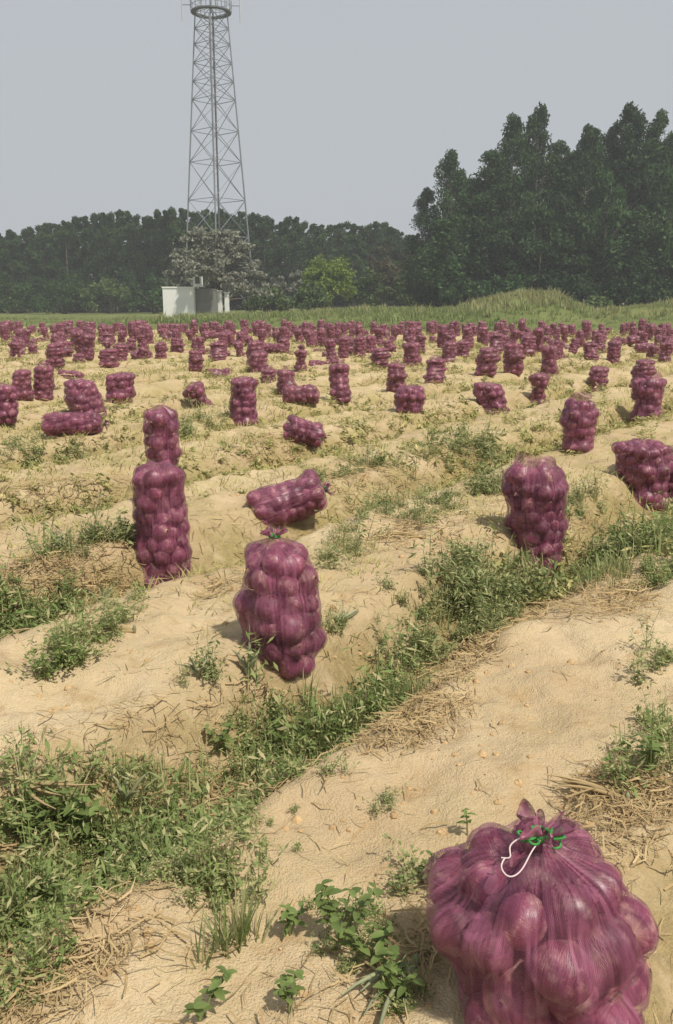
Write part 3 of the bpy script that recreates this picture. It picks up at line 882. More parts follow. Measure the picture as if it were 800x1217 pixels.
wide_top = lambda q: 0.80 + 0.22 * q
sack_px('upright sack of red onions in the middle ground with green leaves at its left foot', 339, 820, 95, 626, 12, ro=.056, tie='tie', lean=-.06, prof=lambda q: 0.94 + .10 * math.sin(q * 3))
sack_px('tall net sack of red onions left of centre with a second sack right behind it', 194, 687, 64, 545, 13, ro=.055, prof=lambda q: 1.0, top='round')
sack_px('narrow sack of red onions showing above the tall one left of centre', 197, 606, 49, 478, 14, ro=.056, top='round', prof=lambda q: 0.95)
sack_px('sack of red onions with wide open top, standing behind the weed bush on the right', 640, 690, 74, 547, 16, ro=.052, top='open', prof=lambda q: .66 + .40 * min(1, q * 1.5), lean=.10, dirn=2.9)
sack_px('fat sack of red onions before a paler one at the right edge', 765, 606, 68, 519, 17, ro=.052, top='round', prof=lambda q: .82 + .2 * q, lean=-.10, K=12)
sack_px('pale purple sack half cut off by the right edge behind the fat one', 806, 600, 62, 533, 18, ro=.05, top='open')
sack_px('short sack of red onions with pale loose net top right of centre', 687, 541, 42, 470, 19, ro=.055, top='open')
sack_px('upright sack of red onions in the centre of the field, alone before a green patch', 487, 511, 36, 455, 20, ro=.055, top='round')
sack_px('tall upright sack of red onions near the right edge with another right behind', 767, 511, 37, 446, 21, ro=.055, top='open')
sack_px('upright sack left of centre standing alone between weeds', 290, 503, 35, 445, 22, ro=.055, top='round')
sack_px('sack leaning left, foremost of the leaning pair on the left', 113, 508, 44, 448, 23, ro=.055, top='round', lean=-.25)
sack_px('sack leaning right, at the back of the leaning pair on the left', 143, 492, 34, 440, 24, ro=.055, top='round', lean=.12)
sack_px('sack at the left edge of the picture, foremost of the row there', 6, 506, 36, 453, 25, ro=.055, top='round')
sack_px('sack slumped to the right in the row right of centre', 588, 502, 36, 452, 26, ro=.055, top='round', lean=-.22)

def lying_sack(label, px, pb, wpx, yaw, seed, thick, tilt=0.0):
    x, y, z = ground_at(px, pb)
    y += thick; L = wpx * y / FP
    t, _, _ = near_sack(label, (x, y, z + thick * .92), thick, L * .92, seed, ro=.05, top='tied', K=32)
    e = Matrix.Rotation(yaw, 4, 'Z') @ Matrix.Rotation(math.radians(90) - tilt, 4, 'Y')
    t.rotation_euler = e.to_euler()
    d = (e @ Vector((0, 0, 1))) * (L * .5)
    t.location = (x - d.x, y - d.y, z + thick * .92 - d.z + abs(d.z) * .9)
lying_sack('sack of red onions lying on its side behind the middle ground sack, right end raised', 343, 636, 96, 0.25, 31, .165, 0.30)
lying_sack('sack of red onions lying flat on the ground at the left', 87, 540, 74, 0.0, 32, .14, 0.0)
lying_sack('sack of red onions lying slumped on the ground before the left centre sacks', 362, 532, 48, 0.5, 33, .15, -0.35)

# mid-distance prototypes: net and one joined pile of onions
def joined_onions(on, protos, seed):
    r = np.random.default_rng(seed); Gq = Geo()
    for (x, y, z, rr) in on:
        v, f = protos[r.integers(0, 4)]
        a, b, c = r.uniform(-1.5, 1.5), r.uniform(-1.5, 1.5), r.uniform(0, 6.28)
        m = np.array((Matrix.Rotation(c, 3, 'Z') @ Matrix.Rotation(b, 3, 'Y') @ Matrix.Rotation(a, 3, 'X')))
        Gq.add((v * rr / .05) @ m.T + [x, y, z], f)
    return Gq
mids = []
for k in range(7):
    R, Hh = .165, .57
    top = ['round', 'open', 'round', 'tied', 'round', 'tied', 'open'][k]
    on = pack(R, Hh, .054, 500 + k, [None, wide_top, lambda q: 1.06 - .16 * q, lambda q: .95 + .1 * math.sin(3 * q), lambda q: .9 + .12 * math.cos(6 * q), None, None][k])
    b = bend_fn([0, .1, -.12, 0, .06, -.05, .18][k], k * 1.3, 0)
    V, Fq, UV, BM = bag(on, R, Hh, 500 + k, 36, 30, top, 8, .002)
    t = thing('onion_sack', 'sack', 'onion sack', group=SG_)
    nb = mesh_np('net_bag', V + b(V[:, 2]), Fq, [M['netfar']], True, None, UV)
    link('net_bag', nb, t)
    v, f, _ = joined_onions(on, BULBLO, k).out()
    q = link('onions', mesh_np('onions', v + b(v[:, 2]), f, [M['onionj']], True), t); q['kind'] = 'stuff'
    mids.append(t)
# far prototypes: one mesh with both materials
fars = []
for k in range(6):
    on = pack(.165, .60, .062, 600 + k, [None, wide_top, None, lambda q: 1.05 - .15 * q, None, None][k])
    V, Fq, UV, BM = bag(on, .165, .60, 600 + k, 18, 14, 'round', 2, 0)
    Gq = joined_onions(on, [bulb(j, 6, 5) for j in range(4)], k)
    v, f, _ = Gq.out()
    fars.append((np.concatenate([V, v]), np.concatenate([Fq, f + len(V)]), np.concatenate([np.zeros(len(Fq)), np.ones(len(f))])))
farm = [mesh_np('onion_sack', v, f, [M['netfar'], M['onionj']], True, m) for v, f, m in fars]

MID = [ # x, foot y, width, top y, lying, label
 (27, 483, 26, 436, 0, 'second sack from the left edge in the slanting row at the left'),
 (50, 478, 28, 431, 0, 'third sack in the slanting row at the left edge'),
 (62, 437, 26, 405, 0, 'sack at the front of the far cluster in the left slanting row'),
 (75, 432, 24, 402, 0, 'sack on the right side of the far cluster in the left slanting row'),
 (16, 427, 18, 404, 0, 'small sack standing alone near the left edge in the distance'),
 (92, 413, 18, 388, 0, 'distant sack over the right end of the left slanting row'),
 (127, 419, 16, 397, 0, 'distant sack left of the leaning pair and beyond it'),
 (128, 444, 26, 417, 0, 'sack peeking over the left one of the leaning pair'),
 (142, 437, 22, 416, 0, 'sack peeking over the right one of the leaning pair'),
 (85, 461, 30, 449, 1, 'sack lying flat just left of the leaning pair'),
 (232, 446, 20, 425, 0, 'small sack directly above the left leaning heap'),
 (231, 496, 42, 447, 2, 'sack leaning to the left like a heap, left of the lone upright sack'),
 (258, 457, 26, 443, 1, 'flat brownish sack lying between the heap and the lone upright sack'),
 (258, 433, 24, 405, 0, 'sack above the flat brownish one in the left centre'),
 (307, 447, 26, 414, 0, 'sack at the front of the dense column left of centre'),
 (319, 460, 22, 436, 0, 'dark sack at the foot of the dense column left of centre'),
 (301, 436, 24, 402, 0, 'sack on the left of the dense column left of centre'),
 (340, 471, 26, 435, 0, 'sack right of the dense column, above the flat lying one'),
 (357, 442, 18, 413, 0, 'narrow sack up and right of the dense column'),
 (381, 438, 26, 419, 1, 'rounded sack lying left of the tall centre sack'),
 (405, 478, 30, 428, 0, 'tall upright sack just right of the picture centre line'),
 (358, 490, 44, 473, 1, 'pale sack lying flat above the slumped one'),
 (408, 430, 16, 398, 0, 'distant sack right above the tall centre sack'),
 (450, 446, 28, 411, 0, 'sack standing above and left of the pair in the centre'),
 (471, 466, 26, 428, 0, 'sack just up and left of the lone centre sack'),
 (449, 415, 20, 388, 0, 'distant bright sack in the centre column'),
 (492, 434, 26, 404, 0, 'sack standing beyond the gap in the centre right'),
 (516, 470, 28, 430, 0, 'sack right of the lone centre sack and beyond it'),
 (534, 429, 20, 403, 0, 'left one of two sacks standing close, right of centre'),
 (551, 433, 20, 405, 0, 'right one of two sacks standing close, right of centre'),
 (577, 460, 34, 410, 0, 'sack with a pale tan top behind the slumped one'),
 (612, 445, 28, 404, 0, 'sack right of the pale topped one'),
 (640, 486, 28, 439, 0, 'sack with pale onions left of the bright green weeds'),
 (654, 455, 22, 404, 0, 'tall sack with a pale top behind the sack of pale onions'),
 (704, 437, 20, 413, 0, 'sack peeking over the right one beside the bright green weeds'),
 (711, 473, 27, 432, 0, 'sack standing right of the bright green weeds'),
 (731, 430, 19, 402, 0, 'distant sack with a leaning top near the right'),
 (763, 462, 30, 424, 0, 'sack directly behind the tall one near the right edge'),
 (767, 428, 18, 410, 1, 'distant sack slumped above the tall one near the right edge'),
 (791, 431, 18, 404, 0, 'distant dark sack at the right edge'),
 (600, 425, 24, 396, 0, 'distant sack in the cluster above the pale topped one'),
 (590, 420, 20, 394, 0, 'distant sack on the left of the cluster above the pale topped one'),
 (628, 424, 22, 396, 0, 'distant sack on the right of the cluster above the pale topped one'),
 (428, 424, 18, 398, 0, 'distant sack midway between the tall centre sack and the centre column'),
 (190, 432, 16, 406, 0, 'distant sack right of the leaning pair by the yellow weeds'),
 (210, 424, 18, 400, 0, 'distant sack in front of the white hut, slightly right'),
]
taken = []
um = set()
for k, (px, pb, wp, pt, ly, lab) in enumerate(MID):
    x, y, z = ground_at(px, pb)
    W = wp * y / FP; y += W * .3
    Hm = max(.2, at_depth(px, pt, y)[2] - z)
    i = k % 7
    if ly == 1:
        sc = (W / .60, ) * 3; s = min(1.25, max(.9, W / .66)); loc = (x - .30 * s, y, z + .15 * s); rot = (0, math.radians(88), rnd.uniform(-.2, .2)); sc = (s, s, s)
    else:
        sx = min(1.4, max(.75, W / .37)); sz = min(1.45, max(.75, Hm / .63)); sc = (sx, sx, sz); loc = (x, y, z - .01)
        rot = (0, math.radians(-32) if ly == 2 else rnd.uniform(-.06, .06), rnd.uniform(-.5, .5))
        if ly == 2: loc = (x + .25, y, z); sc = (1.1, 1.1, 1.05)
    if i not in um: um.add(i); r = mids[i]; r.location = loc; r.rotation_euler = rot; r.scale = sc; r['label'] = lab
    else: r = copy_thing(mids[i], lab, loc, rot, sc)
    taken.append((x, y))
for px, pb in ((687, 541), (487, 511), (767, 511), (290, 503), (113, 508), (143, 492), (6, 506), (588, 502)):
    taken.append(ground_at(px, pb)[:2])

# the rest of the crop: rows along the furrows
cand = []
DX, DY = 0.585, 0.811
for k in range(-60, 40):
    u = -OFF - PER * k
    for j in range(-80, 100):
        v = j * 0.84 + rnd.uniform(-.42, .42)
        uu = u + rnd.uniform(-.6, .6)
        x = NX * uu + DX * v; y = NY * uu + DY * v
        if y < 22.5 or y > float(edge_y(np.array(x))) - 4.0: continue
        if abs(x) > y * .385 + 1.2: continue
        if rnd.random() < .18 - .16 * min(1, y / 60): continue
        if any((x - a) ** 2 + (y - b) ** 2 < .6 for a, b in taken): continue
        cand.append((x, y))
cand.sort(key=lambda p: p[1])
NIND = 300 - 18 - len(MID)
ZN = ['at the far left edge', 'left of the white hut', 'in front of the white hut', 'before the grey tree', 'before the wood left of the lime bush', 'before the lime green bush',
      'before the gap by the eucalyptus', 'before the dry grass mound', 'before the dip in the grass bank', 'at the far right edge']
for k, (x, y) in enumerate(cand[:NIND]):
    z = float(height(x, y)); px = 400 + x / y * FP
    zone = ZN[int(min(9, max(0, px / 80)))]
    near = 'front' if y < 29 else ('middle' if y < 36 else 'back')
    fallen = rnd.random() < .09
    s = rnd.uniform(.74, 1.14)
    lab = ('distant onion sack %s in the %s ranks %s' % ('lying' if fallen else 'standing', near, zone))
    if y < 29 and not fallen:
        copy_thing(mids[rnd.randrange(7)], lab, (x, y, z - .01), (rnd.gauss(0, .16), rnd.gauss(0, .16), rnd.uniform(0, 6.28)), (s * rnd.uniform(.85, 1.1), s, s * rnd.uniform(.8, 1.15)))
    else:
        o = thing('onion_sack', lab, 'onion sack', (x, y, z + (.15 if fallen else -.01)), (0, math.radians(86) if fallen else rnd.gauss(0, .2), rnd.uniform(0, 6.28)), SG_, farm[rnd.randrange(6)], (s, s, s * rnd.uniform(.92, 1.15)))
rest = np.array(cand[NIND:])
P = np.stack([rest[:, 0], rest[:, 1], height(rest[:, 0], rest[:, 1])], -1)
Gq = Geo()
for p in P:
    v, f, m = fars[rnd.randrange(6)]
    s = rnd.uniform(.74, 1.14)
    Gq.v.append(rotz(v * [s, s, s * rnd.uniform(.92, 1.15)], rnd.uniform(0, 6.28)) + p); Gq.f.append(f + Gq.n); Gq.n += len(v); Gq.m.append(m)
o = thing('distant_onion_sacks', 'farthest ranks of tiny onion sacks in front of the grass bank', 'onion sacks', group=SG_, data=Gq.mesh('distant_onion_sacks', [M['netfar'], M['onionj']], True)); o['kind'] = 'stuff'
print('sacks', len(cand))

# ------------------------------------------------------------------ weeds, straw, clods
def feathery(n_st, per, h, spread, size, seed, asp=.3):
    r = np.random.default_rng(seed); C = []; Gq = Geo()
    for k in range(n_st):
        a = r.uniform(0, 6.283); b = spread * r.uniform(.2, 1); hh = h * r.uniform(.5, 1.1)
        p = np.array([r.uniform(-.25, .25) * spread, r.uniform(-.25, .25) * spread, -.01]); tip = p + [b * math.cos(a), b * math.sin(a), hh]
        t = r.uniform(.15, 1, per)[:, None]
        C.append(p + (tip - p) * t + r.normal(size=(per, 3)) * [.016, .016, .010] * (1.3 - t * .5) * (h / .14))
        s = np.array([-math.sin(a), math.cos(a), 0]) * .0014 * (h / .14)
        Gq.add([p - s, p + s, tip + s * .5, tip - s * .5], [[0, 1, 2, 3]])
    v, f = leaf_quads(np.concatenate(C), size, -.5, asp, r, 1.0)
    Gq.add(v, f)
    v, f, _ = Gq.out(); return v, f
FE = [feathery(8, 14, .12, .085, .023, 800 + k, .34) for k in range(4)]
FEL = [feathery(4, 5, .16, .14, .080, 850 + k, .34) for k in range(4)]
BL = [blade_tuft(10, .13, .0022, .09, np.random.default_rng(900 + k)) for k in range(3)]

FE2 = [feathery(6, 9, .19, .09, .036, 870 + k, .22) for k in range(2)] + [feathery(12, 16, .09, .10, .014, 880 + k, .5) for k in range(2)]
def blob_points(blobs):
    P = []; S_ = []
    for (px, py, rad, n) in blobs:
        x, y, z = ground_at(px, py)
        q = rng.normal(size=(n, 2)) * rad * .55
        # strips follow the furrow
        al = q[:, 0] * 1.3; ac = q[:, 1] * .62
        P.append(np.stack([x + DX * al + NX * ac, y + DY * al + NY * ac], -1)); S_.append(np.ones(n))
    P = np.concatenate(P)
    return np.column_stack([P, height(P[:, 0], P[:, 1])])
GREEN = [(50, 965, .24, 42), (110, 1005, .25, 60), (50, 1070, .25, 55), (140, 1070, .25, 60), (215, 1040, .20, 45), (280, 1015, .18, 34), (10, 1130, .2, 36), (320, 905, .20, 26), (390, 885, .24, 60),
         (445, 845, .22, 50), (300, 865, .14, 12), (400, 1100, .10, 16), (425, 1140, .09, 18), (475, 1190, .06, 8), (60, 1140, .10, 16), (20, 1180, .08, 12), (370, 1195, .08, 5), (350, 950, .2, 22), (180, 950, .15, 10),
         (700, 690, .28, 60), (750, 662, .32, 95), (795, 640, .36, 110), (790, 690, .22, 40), (775, 905, .12, 16), (790, 860, .12, 14), (55, 765, .28, 70), (10, 742, .28, 50), (110, 752, .22, 40), (80, 790, .14, 14)]
PALE = [(520, 760, .26, 60), (580, 732, .30, 110), (625, 708, .24, 70), (555, 705, .26, 60), (500, 612, .40, 60), (580, 585, .28, 26), (400, 655, .26, 26), (695, 600, .25, 30), (405, 742, .12, 10),
        (90, 655, .30, 30), (240, 800, .05, 5), (70, 632, .35, 24), (500, 1045, .08, 4), (270, 1115, .07, 7), (455, 965, .05, 4), (640, 640, .2, 16), (790, 790, .16, 10), (30, 560, .5, 40), (230, 520, .5, 40), (430, 560, .5, 26), (560, 540, .6, 50)]
def clear(P, rr=.20):           # nothing grows inside a sack
    keep = np.ones(len(P), bool)
    for o in bpy.data.objects:
        if o.name.startswith('onion_sack') and o.parent is None and o.location.y < 8 and abs(o.rotation_euler.y) < .5:
            keep &= (P[:, 0] - o.location.x) ** 2 + (P[:, 1] - o.location.y) ** 2 > rr ** 2
    return keep
def stuff_mesh(name, lab, cat, v, f, mt):
    o = thing(name, lab, cat, data=mesh_np(name, v, f, [M[mt]])); o['kind'] = 'stuff'; return o

Pg = blob_points(GREEN); Pg = Pg[clear(Pg) & (vn(Pg[:, 0] * 9, Pg[:, 1] * 9, 611) > .33)]
v, f = scatter(FE + FE2, Pg, rng.uniform(0, 6.28, len(Pg)), rng.uniform(.6, 1.3, len(Pg)) * (.45 + 1.1 * vn(Pg[:, 0] * 6, Pg[:, 1] * 6, 613)) * np.clip(.75 + Pg[:, 1] / 12, .75, 1.3) * (.55 + .45 * sst(1.9, 2.6, Pg[:, 1] + .4 * (Pg[:, 0] < -.2))))
stuff_mesh('furrow_weeds', 'dense green feathery weeds growing along the near furrows', 'weeds', v, f, 'weed')
Pp = blob_points(PALE); Pp = Pp[clear(Pp) & (vn(Pp[:, 0] * 7, Pp[:, 1] * 7, 615) > .25)]
v, f = scatter(FE + FE2, Pp, rng.uniform(0, 6.28, len(Pp)), rng.uniform(.6, 1.4, len(Pp)) * (.45 + 1.1 * vn(Pp[:, 0] * 5, Pp[:, 1] * 5, 617)) * np.clip(.45 + Pp[:, 1] / 9, .45, 1.3))
stuff_mesh('pale_weeds', 'paler yellowish green weeds in patches across the beds', 'weeds', v, f, 'weedpale')

# sparse cover further out, thicker in the furrows
n = 35000
yy = 5.0 + 44 * rng.uniform(0, 1, n) ** 1.25; xx = rng.uniform(-1, 1, n) * (yy * .40 + 1.5)
w = furrow_w(xx, yy); pr = (0.10 + .90 * (1 - sst(.14, .60, w))) * sst(.28, .60, vn(xx * .55, yy * .55, 123)) * np.where(yy < 8, .5, 1)
k = rng.uniform(0, 1, n) < pr
P = np.column_stack([xx[k], yy[k], height(xx[k], yy[k])])
v, f = scatter(FEL, P, rng.uniform(0, 6.28, len(P)), rng.uniform(.45, 1.25, len(P)) * np.clip(.55 + P[:, 1] / 45, .55, 1.5), rng.uniform(.5, 1.0, len(P)))
stuff_mesh('field_weeds', 'scattered olive green weeds between the far onion sacks', 'weeds', v, f, 'weedfar')

# low dry and yellowish grass over the beds further out
n = 44000
yy = 3.2 + 44 * rng.uniform(0, 1, n) ** 1.35; xx = rng.uniform(-1, 1, n) * (yy * .40 + 1.2)
k = rng.uniform(0, 1, n) < sst(.34, .68, vn(xx * .8 + 9, yy * .8, 423)) * (.45 + .55 * (1 - sst(.2, .7, furrow_w(xx, yy)))) * sst(2.5, 7, yy)
P = np.column_stack([xx[k], yy[k], height(xx[k], yy[k])])
LB = [blade_tuft(5, .07, .003, .14, np.random.default_rng(930 + q)) for q in range(4)]
v, f = scatter(LB, P, rng.uniform(0, 6.28, len(P)), rng.uniform(.6, 1.5, len(P)) * np.clip(.7 + P[:, 1] / 18, .7, 2.4))
stuff_mesh('dry_field_grass', 'low yellowed dry grass spread across the beds', 'grass', v, f, 'oldgrass')
Pb = blob_points([(395, 890, .22, 46), (450, 850, .16, 24), (330, 910, .14, 14), (120, 960, .2, 16), (250, 1000, .2, 14), (30, 1100, .15, 10), (270, 1120, .05, 8), (560, 720, .25, 20), (740, 680, .3, 30)])
v, f = scatter([blade_tuft(12, .17, .0035, .10, np.random.default_rng(940 + q)) for q in range(3)], Pb, rng.uniform(0, 6.28, len(Pb)), rng.uniform(.5, 1.2, len(Pb)))
stuff_mesh('grass_tufts', 'green grass blades standing among the furrow weeds', 'grass', v, f, 'weedpale')

# straw: bent strips
def strip(r, L):
    a = r.uniform(-.5, .5); V = []
    P = [np.array([-.5 * L, 0, r.uniform(0, .2) * L]), np.array([0, r.uniform(-.12, .12) * L, r.uniform(.02, .25) * L]), np.array([.5 * L, r.uniform(-.1, .2) * L, r.uniform(-.05, .2) * L])]
    w_ = L * r.uniform(.010, .036); s = np.array([0, w_, w_ * r.uniform(-.8, .8)])
    V = [P[0] - s, P[0] + s, P[1] + s, P[1] - s, P[2] + s * .3, P[2] - s * .3]
    return np.array(V), np.array([[0, 1, 2, 3], [3, 2, 4, 5]])
ST = [strip(np.random.default_rng(950 + k), .16) for k in range(14)]
STRAW = [(530, 812, .26, 620), (500, 852, .22, 380), (560, 785, .22, 330), (640, 742, .22, 200), (705, 722, .26, 240), (750, 725, .2, 100), (100, 722, .42, 460), (185, 705, .26, 260), (40, 705, .4, 260), (60, 1150, .2, 130), (20, 1190, .18, 110),
         (100, 1120, .2, 90), (735, 975, .16, 170), (720, 935, .14, 120), (500, 1135, .16, 120), (250, 850, .22, 90), (330, 945, .24, 280), (150, 875, .25, 120), (30, 905, .25, 110), (450, 622, .4, 200), (60, 600, .5, 180),
         (230, 980, .24, 220), (180, 1060, .3, 200), (400, 900, .3, 200), (300, 640, .3, 90), (690, 700, .3, 160), (780, 950, .16, 120), (260, 700, .22, 120), (320, 825, .12, 70), (780, 1010, .2, 60), (420, 1160, .3, 160), (560, 620, .3, 120)]
P1 = blob_points(STRAW)
n = 38000
yy = 1.2 + 34 * rng.uniform(0, 1, n) ** 2.0; xx = rng.uniform(-1, 1, n) * (yy * .42 + .5)
w = furrow_w(xx, yy); k = rng.uniform(0, 1, n) < (.12 + .88 * (1 - sst(.2, .65, w))) * (.25 + .75 * sst(.4, .6, vn(xx * 1.1, yy * 1.1, 223)))
P2 = np.column_stack([xx[k], yy[k], height(xx[k], yy[k])])
n = 36000
yy = 1.6 + 26 * rng.uniform(0, 1, n) ** 1.3; xx = rng.uniform(-1, 1, n) * (yy * .42 + .5)
k = rng.uniform(0, 1, n) < (1 - sst(.12, .42, furrow_w(xx, yy))) * (.3 + .7 * sst(.3, .55, vn(xx * 1.4, yy * 1.4, 225)))
P3 = np.column_stack([xx[k], yy[k], height(xx[k], yy[k])])
P4 = blob_points([(530, 815, .22, 700), (570, 775, .2, 420), (480, 870, .18, 380), (650, 735, .24, 420), (740, 705, .26, 380), (110, 715, .4, 700), (40, 690, .4, 420), (200, 700, .25, 300), (300, 935, .24, 420), (200, 990, .22, 320),
                  (80, 1100, .22, 380), (30, 1170, .2, 300), (120, 1160, .12, 110), (760, 960, .2, 420), (700, 950, .12, 120), (500, 1120, .12, 160), (470, 640, .45, 420), (420, 590, .6, 420), (120, 590, .7, 420), (560, 560, .7, 420), (330, 555, .6, 300), (700, 640, .5, 300), (30, 620, .6, 300)])
P3 = np.concatenate([P3, P4])
P = np.concatenate([P1, P2, P3]); P = P[clear(P, .15)]; P[:, 2] += rng.uniform(0, .015, len(P))
v, f = scatter(ST, P, rng.uniform(0, 6.28, len(P)), rng.uniform(.25, 1.15, len(P)) * np.clip(.42 + P[:, 1] / 13, .42, 1.8))
stuff_mesh('straw_litter', 'dry straw and withered leaves littering the furrows', 'straw', v, f, 'straw')

# clods and crumbs
ico = np.array([[1, 0, 0], [-1, 0, 0], [0, 1, 0], [0, -1, 0], [0, 0, 1], [0, 0, -1]], float)
OCT = []
for k in range(5):
    vq, fq = bulb(k, 6, 5); r = np.random.default_rng(k)
    OCT.append((vq * .2 * (1 + r.uniform(-.25, .25, vq.shape)) * [1, 1, .7], fq))
n = 3600
yy = 1.2 + 14 * rng.uniform(0, 1, n) ** 1.7; xx = rng.uniform(-1, 1, n) * (yy * .42 + .5)
k = rng.uniform(0, 1, n) < .15 + .85 * sst(.45, .65, vn(xx * 1.6, yy * 1.6, 323))
P = np.column_stack([xx[k], yy[k], height(xx[k], yy[k])])
v, f = scatter(OCT, P, rng.uniform(0, 6.28, len(P)), .35 + 1.5 * rng.uniform(0, 1, len(P)) ** 3)
o = stuff_mesh('soil_clods', 'small crumbs and clods of sandy soil on the beds', 'soil', v, f, 'clod')

# broad-leaved weeds one can tell apart
def leaf_mesh(nm, L, W, curl, mt):
    V = []; k = 5
    for i in range(k):
        t = i / (k - 1); w_ = W * max(0.02, math.sin(math.pi * min(.98, .08 + t * .92))) ** .8
        z = -curl * t * t * L
        V += [[t * L, -w_, z + .25 * w_], [t * L, 0, z], [t * L, w_, z + .25 * w_]]
    Fq = []
    for i in range(k - 1):
        q = 3 * i; Fq += [[q, q + 3, q + 4, q + 1], [q + 1, q + 4, q + 5, q + 2]]
    return mesh_np(nm, np.array(V), np.array(Fq), [M[mt]], True)
LM = [leaf_mesh('leaf', .055, .014, .35, 'broad'), leaf_mesh('leaf', .048, .017, .2, 'broad')]
BG = 'broad-leaved weeds in the near furrows'
def broad_weed(px, py, h, nst, lab, seed, lsc=1.0):
    r = random.Random(seed)
    x, y, z = ground_at(px, py)
    t = thing('broad_leaved_weed', lab, 'weed', (x, y, z), group=BG)
    Gq = Geo()
    for s in range(nst):
        a = r.uniform(0, 6.28); b = h * r.uniform(.15, .75) if nst > 1 else h * .1; hh = h * r.uniform(.6, 1.05)
        tip = np.array([b * math.cos(a), b * math.sin(a), hh]); mid = tip * [.35, .35, .55]
        Gq.add(*tube_vf([[0, 0, -.02], mid, tip], [.0028, .0022, .0012], 5))
        for q in range(8):
            u = .35 + .65 * (q + 1) / 7; p = mid * (2 * u * (1 - u)) * 1.0 + tip * (u * u) if u < 1 else tip
            aa = a + q * 2.4 + r.uniform(-.4, .4); sc = lsc * r.uniform(.6, 1.2) * (1.15 - .45 * u)
            link('leaf', LM[q % 2], t, p, (r.uniform(-.3, .3), r.uniform(-.6, .15), aa), (sc, sc, sc))
    link('stem', Gq.mesh('stem', [M['stem']], True), t)
for k, (px, py, h, ns, lab, ls) in enumerate([
    (85, 1005, .24, 5, 'big broad-leaved weed at the top left of the weedy furrow', 1.5), (45, 1015, .18, 3, 'yellowish broad-leaved weed nearest the left edge', 1.5),
    (120, 1065, .16, 4, 'broad-leaved weed in the middle of the left weed patch', 1.2), (405, 1120, .17, 6, 'dark broad-leaved weed clump left of the foreground sack', 1.35),
    (440, 1150, .15, 5, 'low broad-leaved weed touching the left foot of the foreground sack', 1.3), (556, 992, .12, 1, 'lone seedling with a rosette of leaves behind the foreground sack', 1.1),
    (500, 1052, .12, 3, 'pale thin weed left of the shoulder of the foreground sack', .9), (768, 915, .14, 3, 'broad-leaved weed with a round leaf at the right edge', 1.5),
    (240, 1210, .11, 3, 'small weed at the bottom edge left of centre', 1.2), (345, 1112, .12, 3, 'small weed on the near bed edge left of the dark clump', 1.1),
    (265, 890, .18, 3, 'upright weed left of the grassy clump below the middle ground sack', 1.4), (345, 1205, .10, 3, 'small pale weed at the bottom edge in the middle', 1.1),
    (30, 1160, .10, 3, 'bright green low weed at the lower left edge', 1.4), (470, 1190, .12, 3, 'small weed in the shade at the bottom beside the foreground sack', 1.2)]):
    broad_weed(px, py, h * .85, ns, lab, 60 + k, ls * (.85 if k < 2 else .62))

# onion tops: long tapering leaves, some upright, some withered on the ground
def onion_top(px, py, n, L, flat, lab, seed, mt='oleaf', w0=.008, lo=.9):
    r = random.Random(seed); x, y, z = ground_at(px, py)
    t = thing('onion_plant', lab, 'onion leaves', (x, y, z + .008), group='onion tops lying and standing in the furrows')
    a0 = r.uniform(0, 6.28)
    for k in range(n):
        a = a0 + r.uniform(-.55, .55) if flat else r.uniform(0, 6.28); l = L * r.uniform(.6, 1.1)
        el = r.uniform(.02, .28) if flat else r.uniform(lo, 1.5)
        P = [np.array([l * u * math.cos(el) * math.cos(a + .3 * u), l * u * math.cos(el) * math.sin(a + .3 * u), l * u * math.sin(el) * (1 - .45 * u)]) for u in np.linspace(0, 1, 6)]
        v, f = tube_vf(P, np.array([w0, w0, w0 * .85, w0 * .7, w0 * .45, .0012]), 6)
        link('leaf', mesh_np('leaf', v * 1.0, f, [M[mt]], True), t)
    v, f = BULB[1]; m = mesh_np('bulb', v * [.17, .17, .42], f, [M['oleaf']], True); link('bulb', m, t, (0, 0, .008))
onion_top(195, 985, 7, .26, True, 'withered fan of onion leaves lying in the weedy furrow at the left', 5)
onion_top(150, 960, 6, .24, False, 'greyish upright onion leaves behind the left weed patch', 6)
onion_top(236, 805, 6, .19, False, 'small greyish onion shoot left of the middle ground sack', 7, w0=.006)
onion_top(296, 806, 6, .27, False, 'green onion leaves against the left foot of the middle ground sack', 8, 'oleaf', .012, 1.2)
onion_top(335, 955, 7, .26, True, 'withered onion leaves lying below the grassy clump', 9, 'straw')
onion_top(60, 1105, 5, .22, True, 'pale dead onion leaves at the lower left', 10, 'straw')
onion_top(160, 752, 5, .22, True, 'dead onion leaves beside the dark weed strip at the left', 11, 'straw')
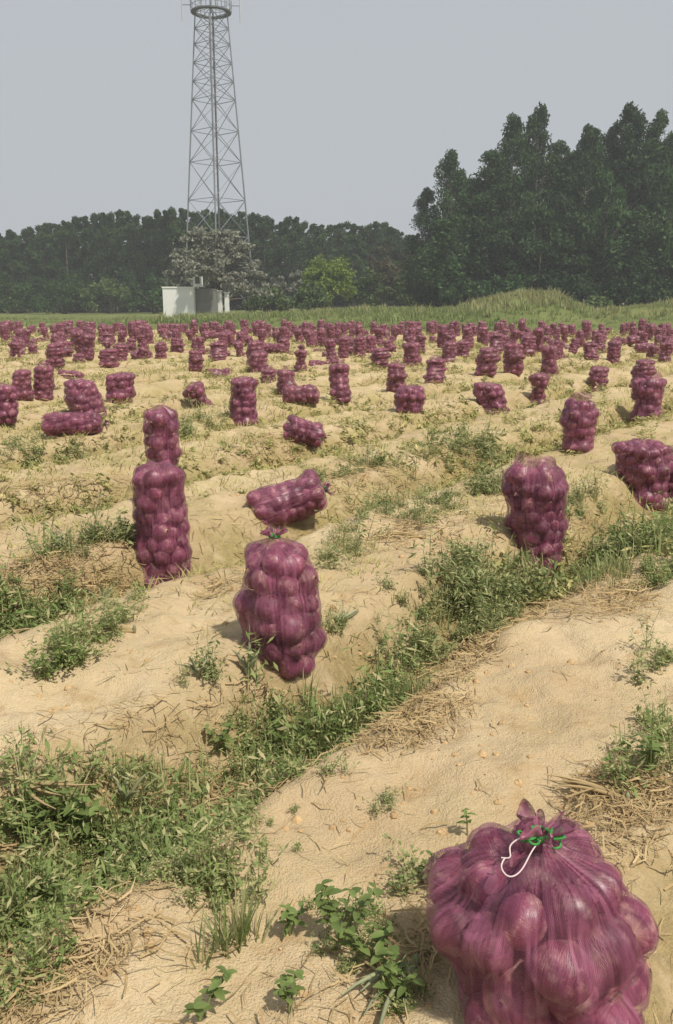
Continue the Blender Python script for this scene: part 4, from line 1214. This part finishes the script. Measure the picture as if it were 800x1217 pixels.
for k, (px, py, fl, mt, lab) in enumerate([(420, 865, True, 'oleaf', 'withered onion leaves beside the grassy clump right of the middle ground sack'), (255, 1010, True, 'straw', 'pale dead onion leaves in the middle of the weedy furrow'),
        (95, 1095, True, 'oleaf', 'greyish withered onion leaves under the left weed patch'), (360, 925, True, 'oleaf', 'grey green onion leaves fallen over the bed edge'), (25, 930, True, 'straw', 'dead onion leaves at the left edge above the weeds'),
        (540, 800, True, 'straw', 'dead onion leaves on the straw heap in the furrow'), (650, 735, True, 'straw', 'dead onion leaves at the foot of the weed bush on the right'), (250, 690, True, 'oleaf', 'withered onion leaves right of the tall left sack'),
        (400, 740, True, 'oleaf', 'withered onion leaves right of the middle ground sack'), (505, 640, True, 'straw', 'dead onion leaves on the bed in the centre'), (745, 955, True, 'straw', 'dead onion leaves at the right edge above the foreground sack'),
        (495, 1150, True, 'oleaf', 'withered onion leaves at the left foot of the foreground sack'), (120, 720, False, 'oleaf', 'greyish onion shoot in the dark weed strip at the left'), (70, 655, False, 'oleaf', 'small greyish onion shoot on the bed at the left')]):
    onion_top(px, py, 7, .25, fl, lab, 700 + k, mt, .0075)
onion_top(600, 590, 6, .24, False, 'grey green upright shoot behind the leaning sack on the right', 12)

# ------------------------------------------------------------------ haze: thin even air over the field
v, f = box_vf(0, 70, 17.0, 340, 260, 66)
hm = bpy.data.materials.new('haze'); hm.use_nodes = True
ht = hm.node_tree; ht.nodes.clear()
ho = ht.nodes.new('ShaderNodeOutputMaterial'); hv = ht.nodes.new('ShaderNodeVolumePrincipled')
hv.inputs['Color'].default_value = (0.90, 0.93, 0.97, 1); hv.inputs['Density'].default_value = 0.0011
ht.links.new(hv.outputs[0], ho.inputs['Volume'])
o = link('haze', mesh_np('haze', v, f, [hm])); o['kind'] = 'stuff'; o['label'] = 'thin grey haze in the air over the field'; o['category'] = 'haze'

print('tris', sum(len(m.polygons) * 2 for m in bpy.data.meshes), sorted(((len(m.polygons) * 2, m.name) for m in bpy.data.meshes), reverse=True)[:24])
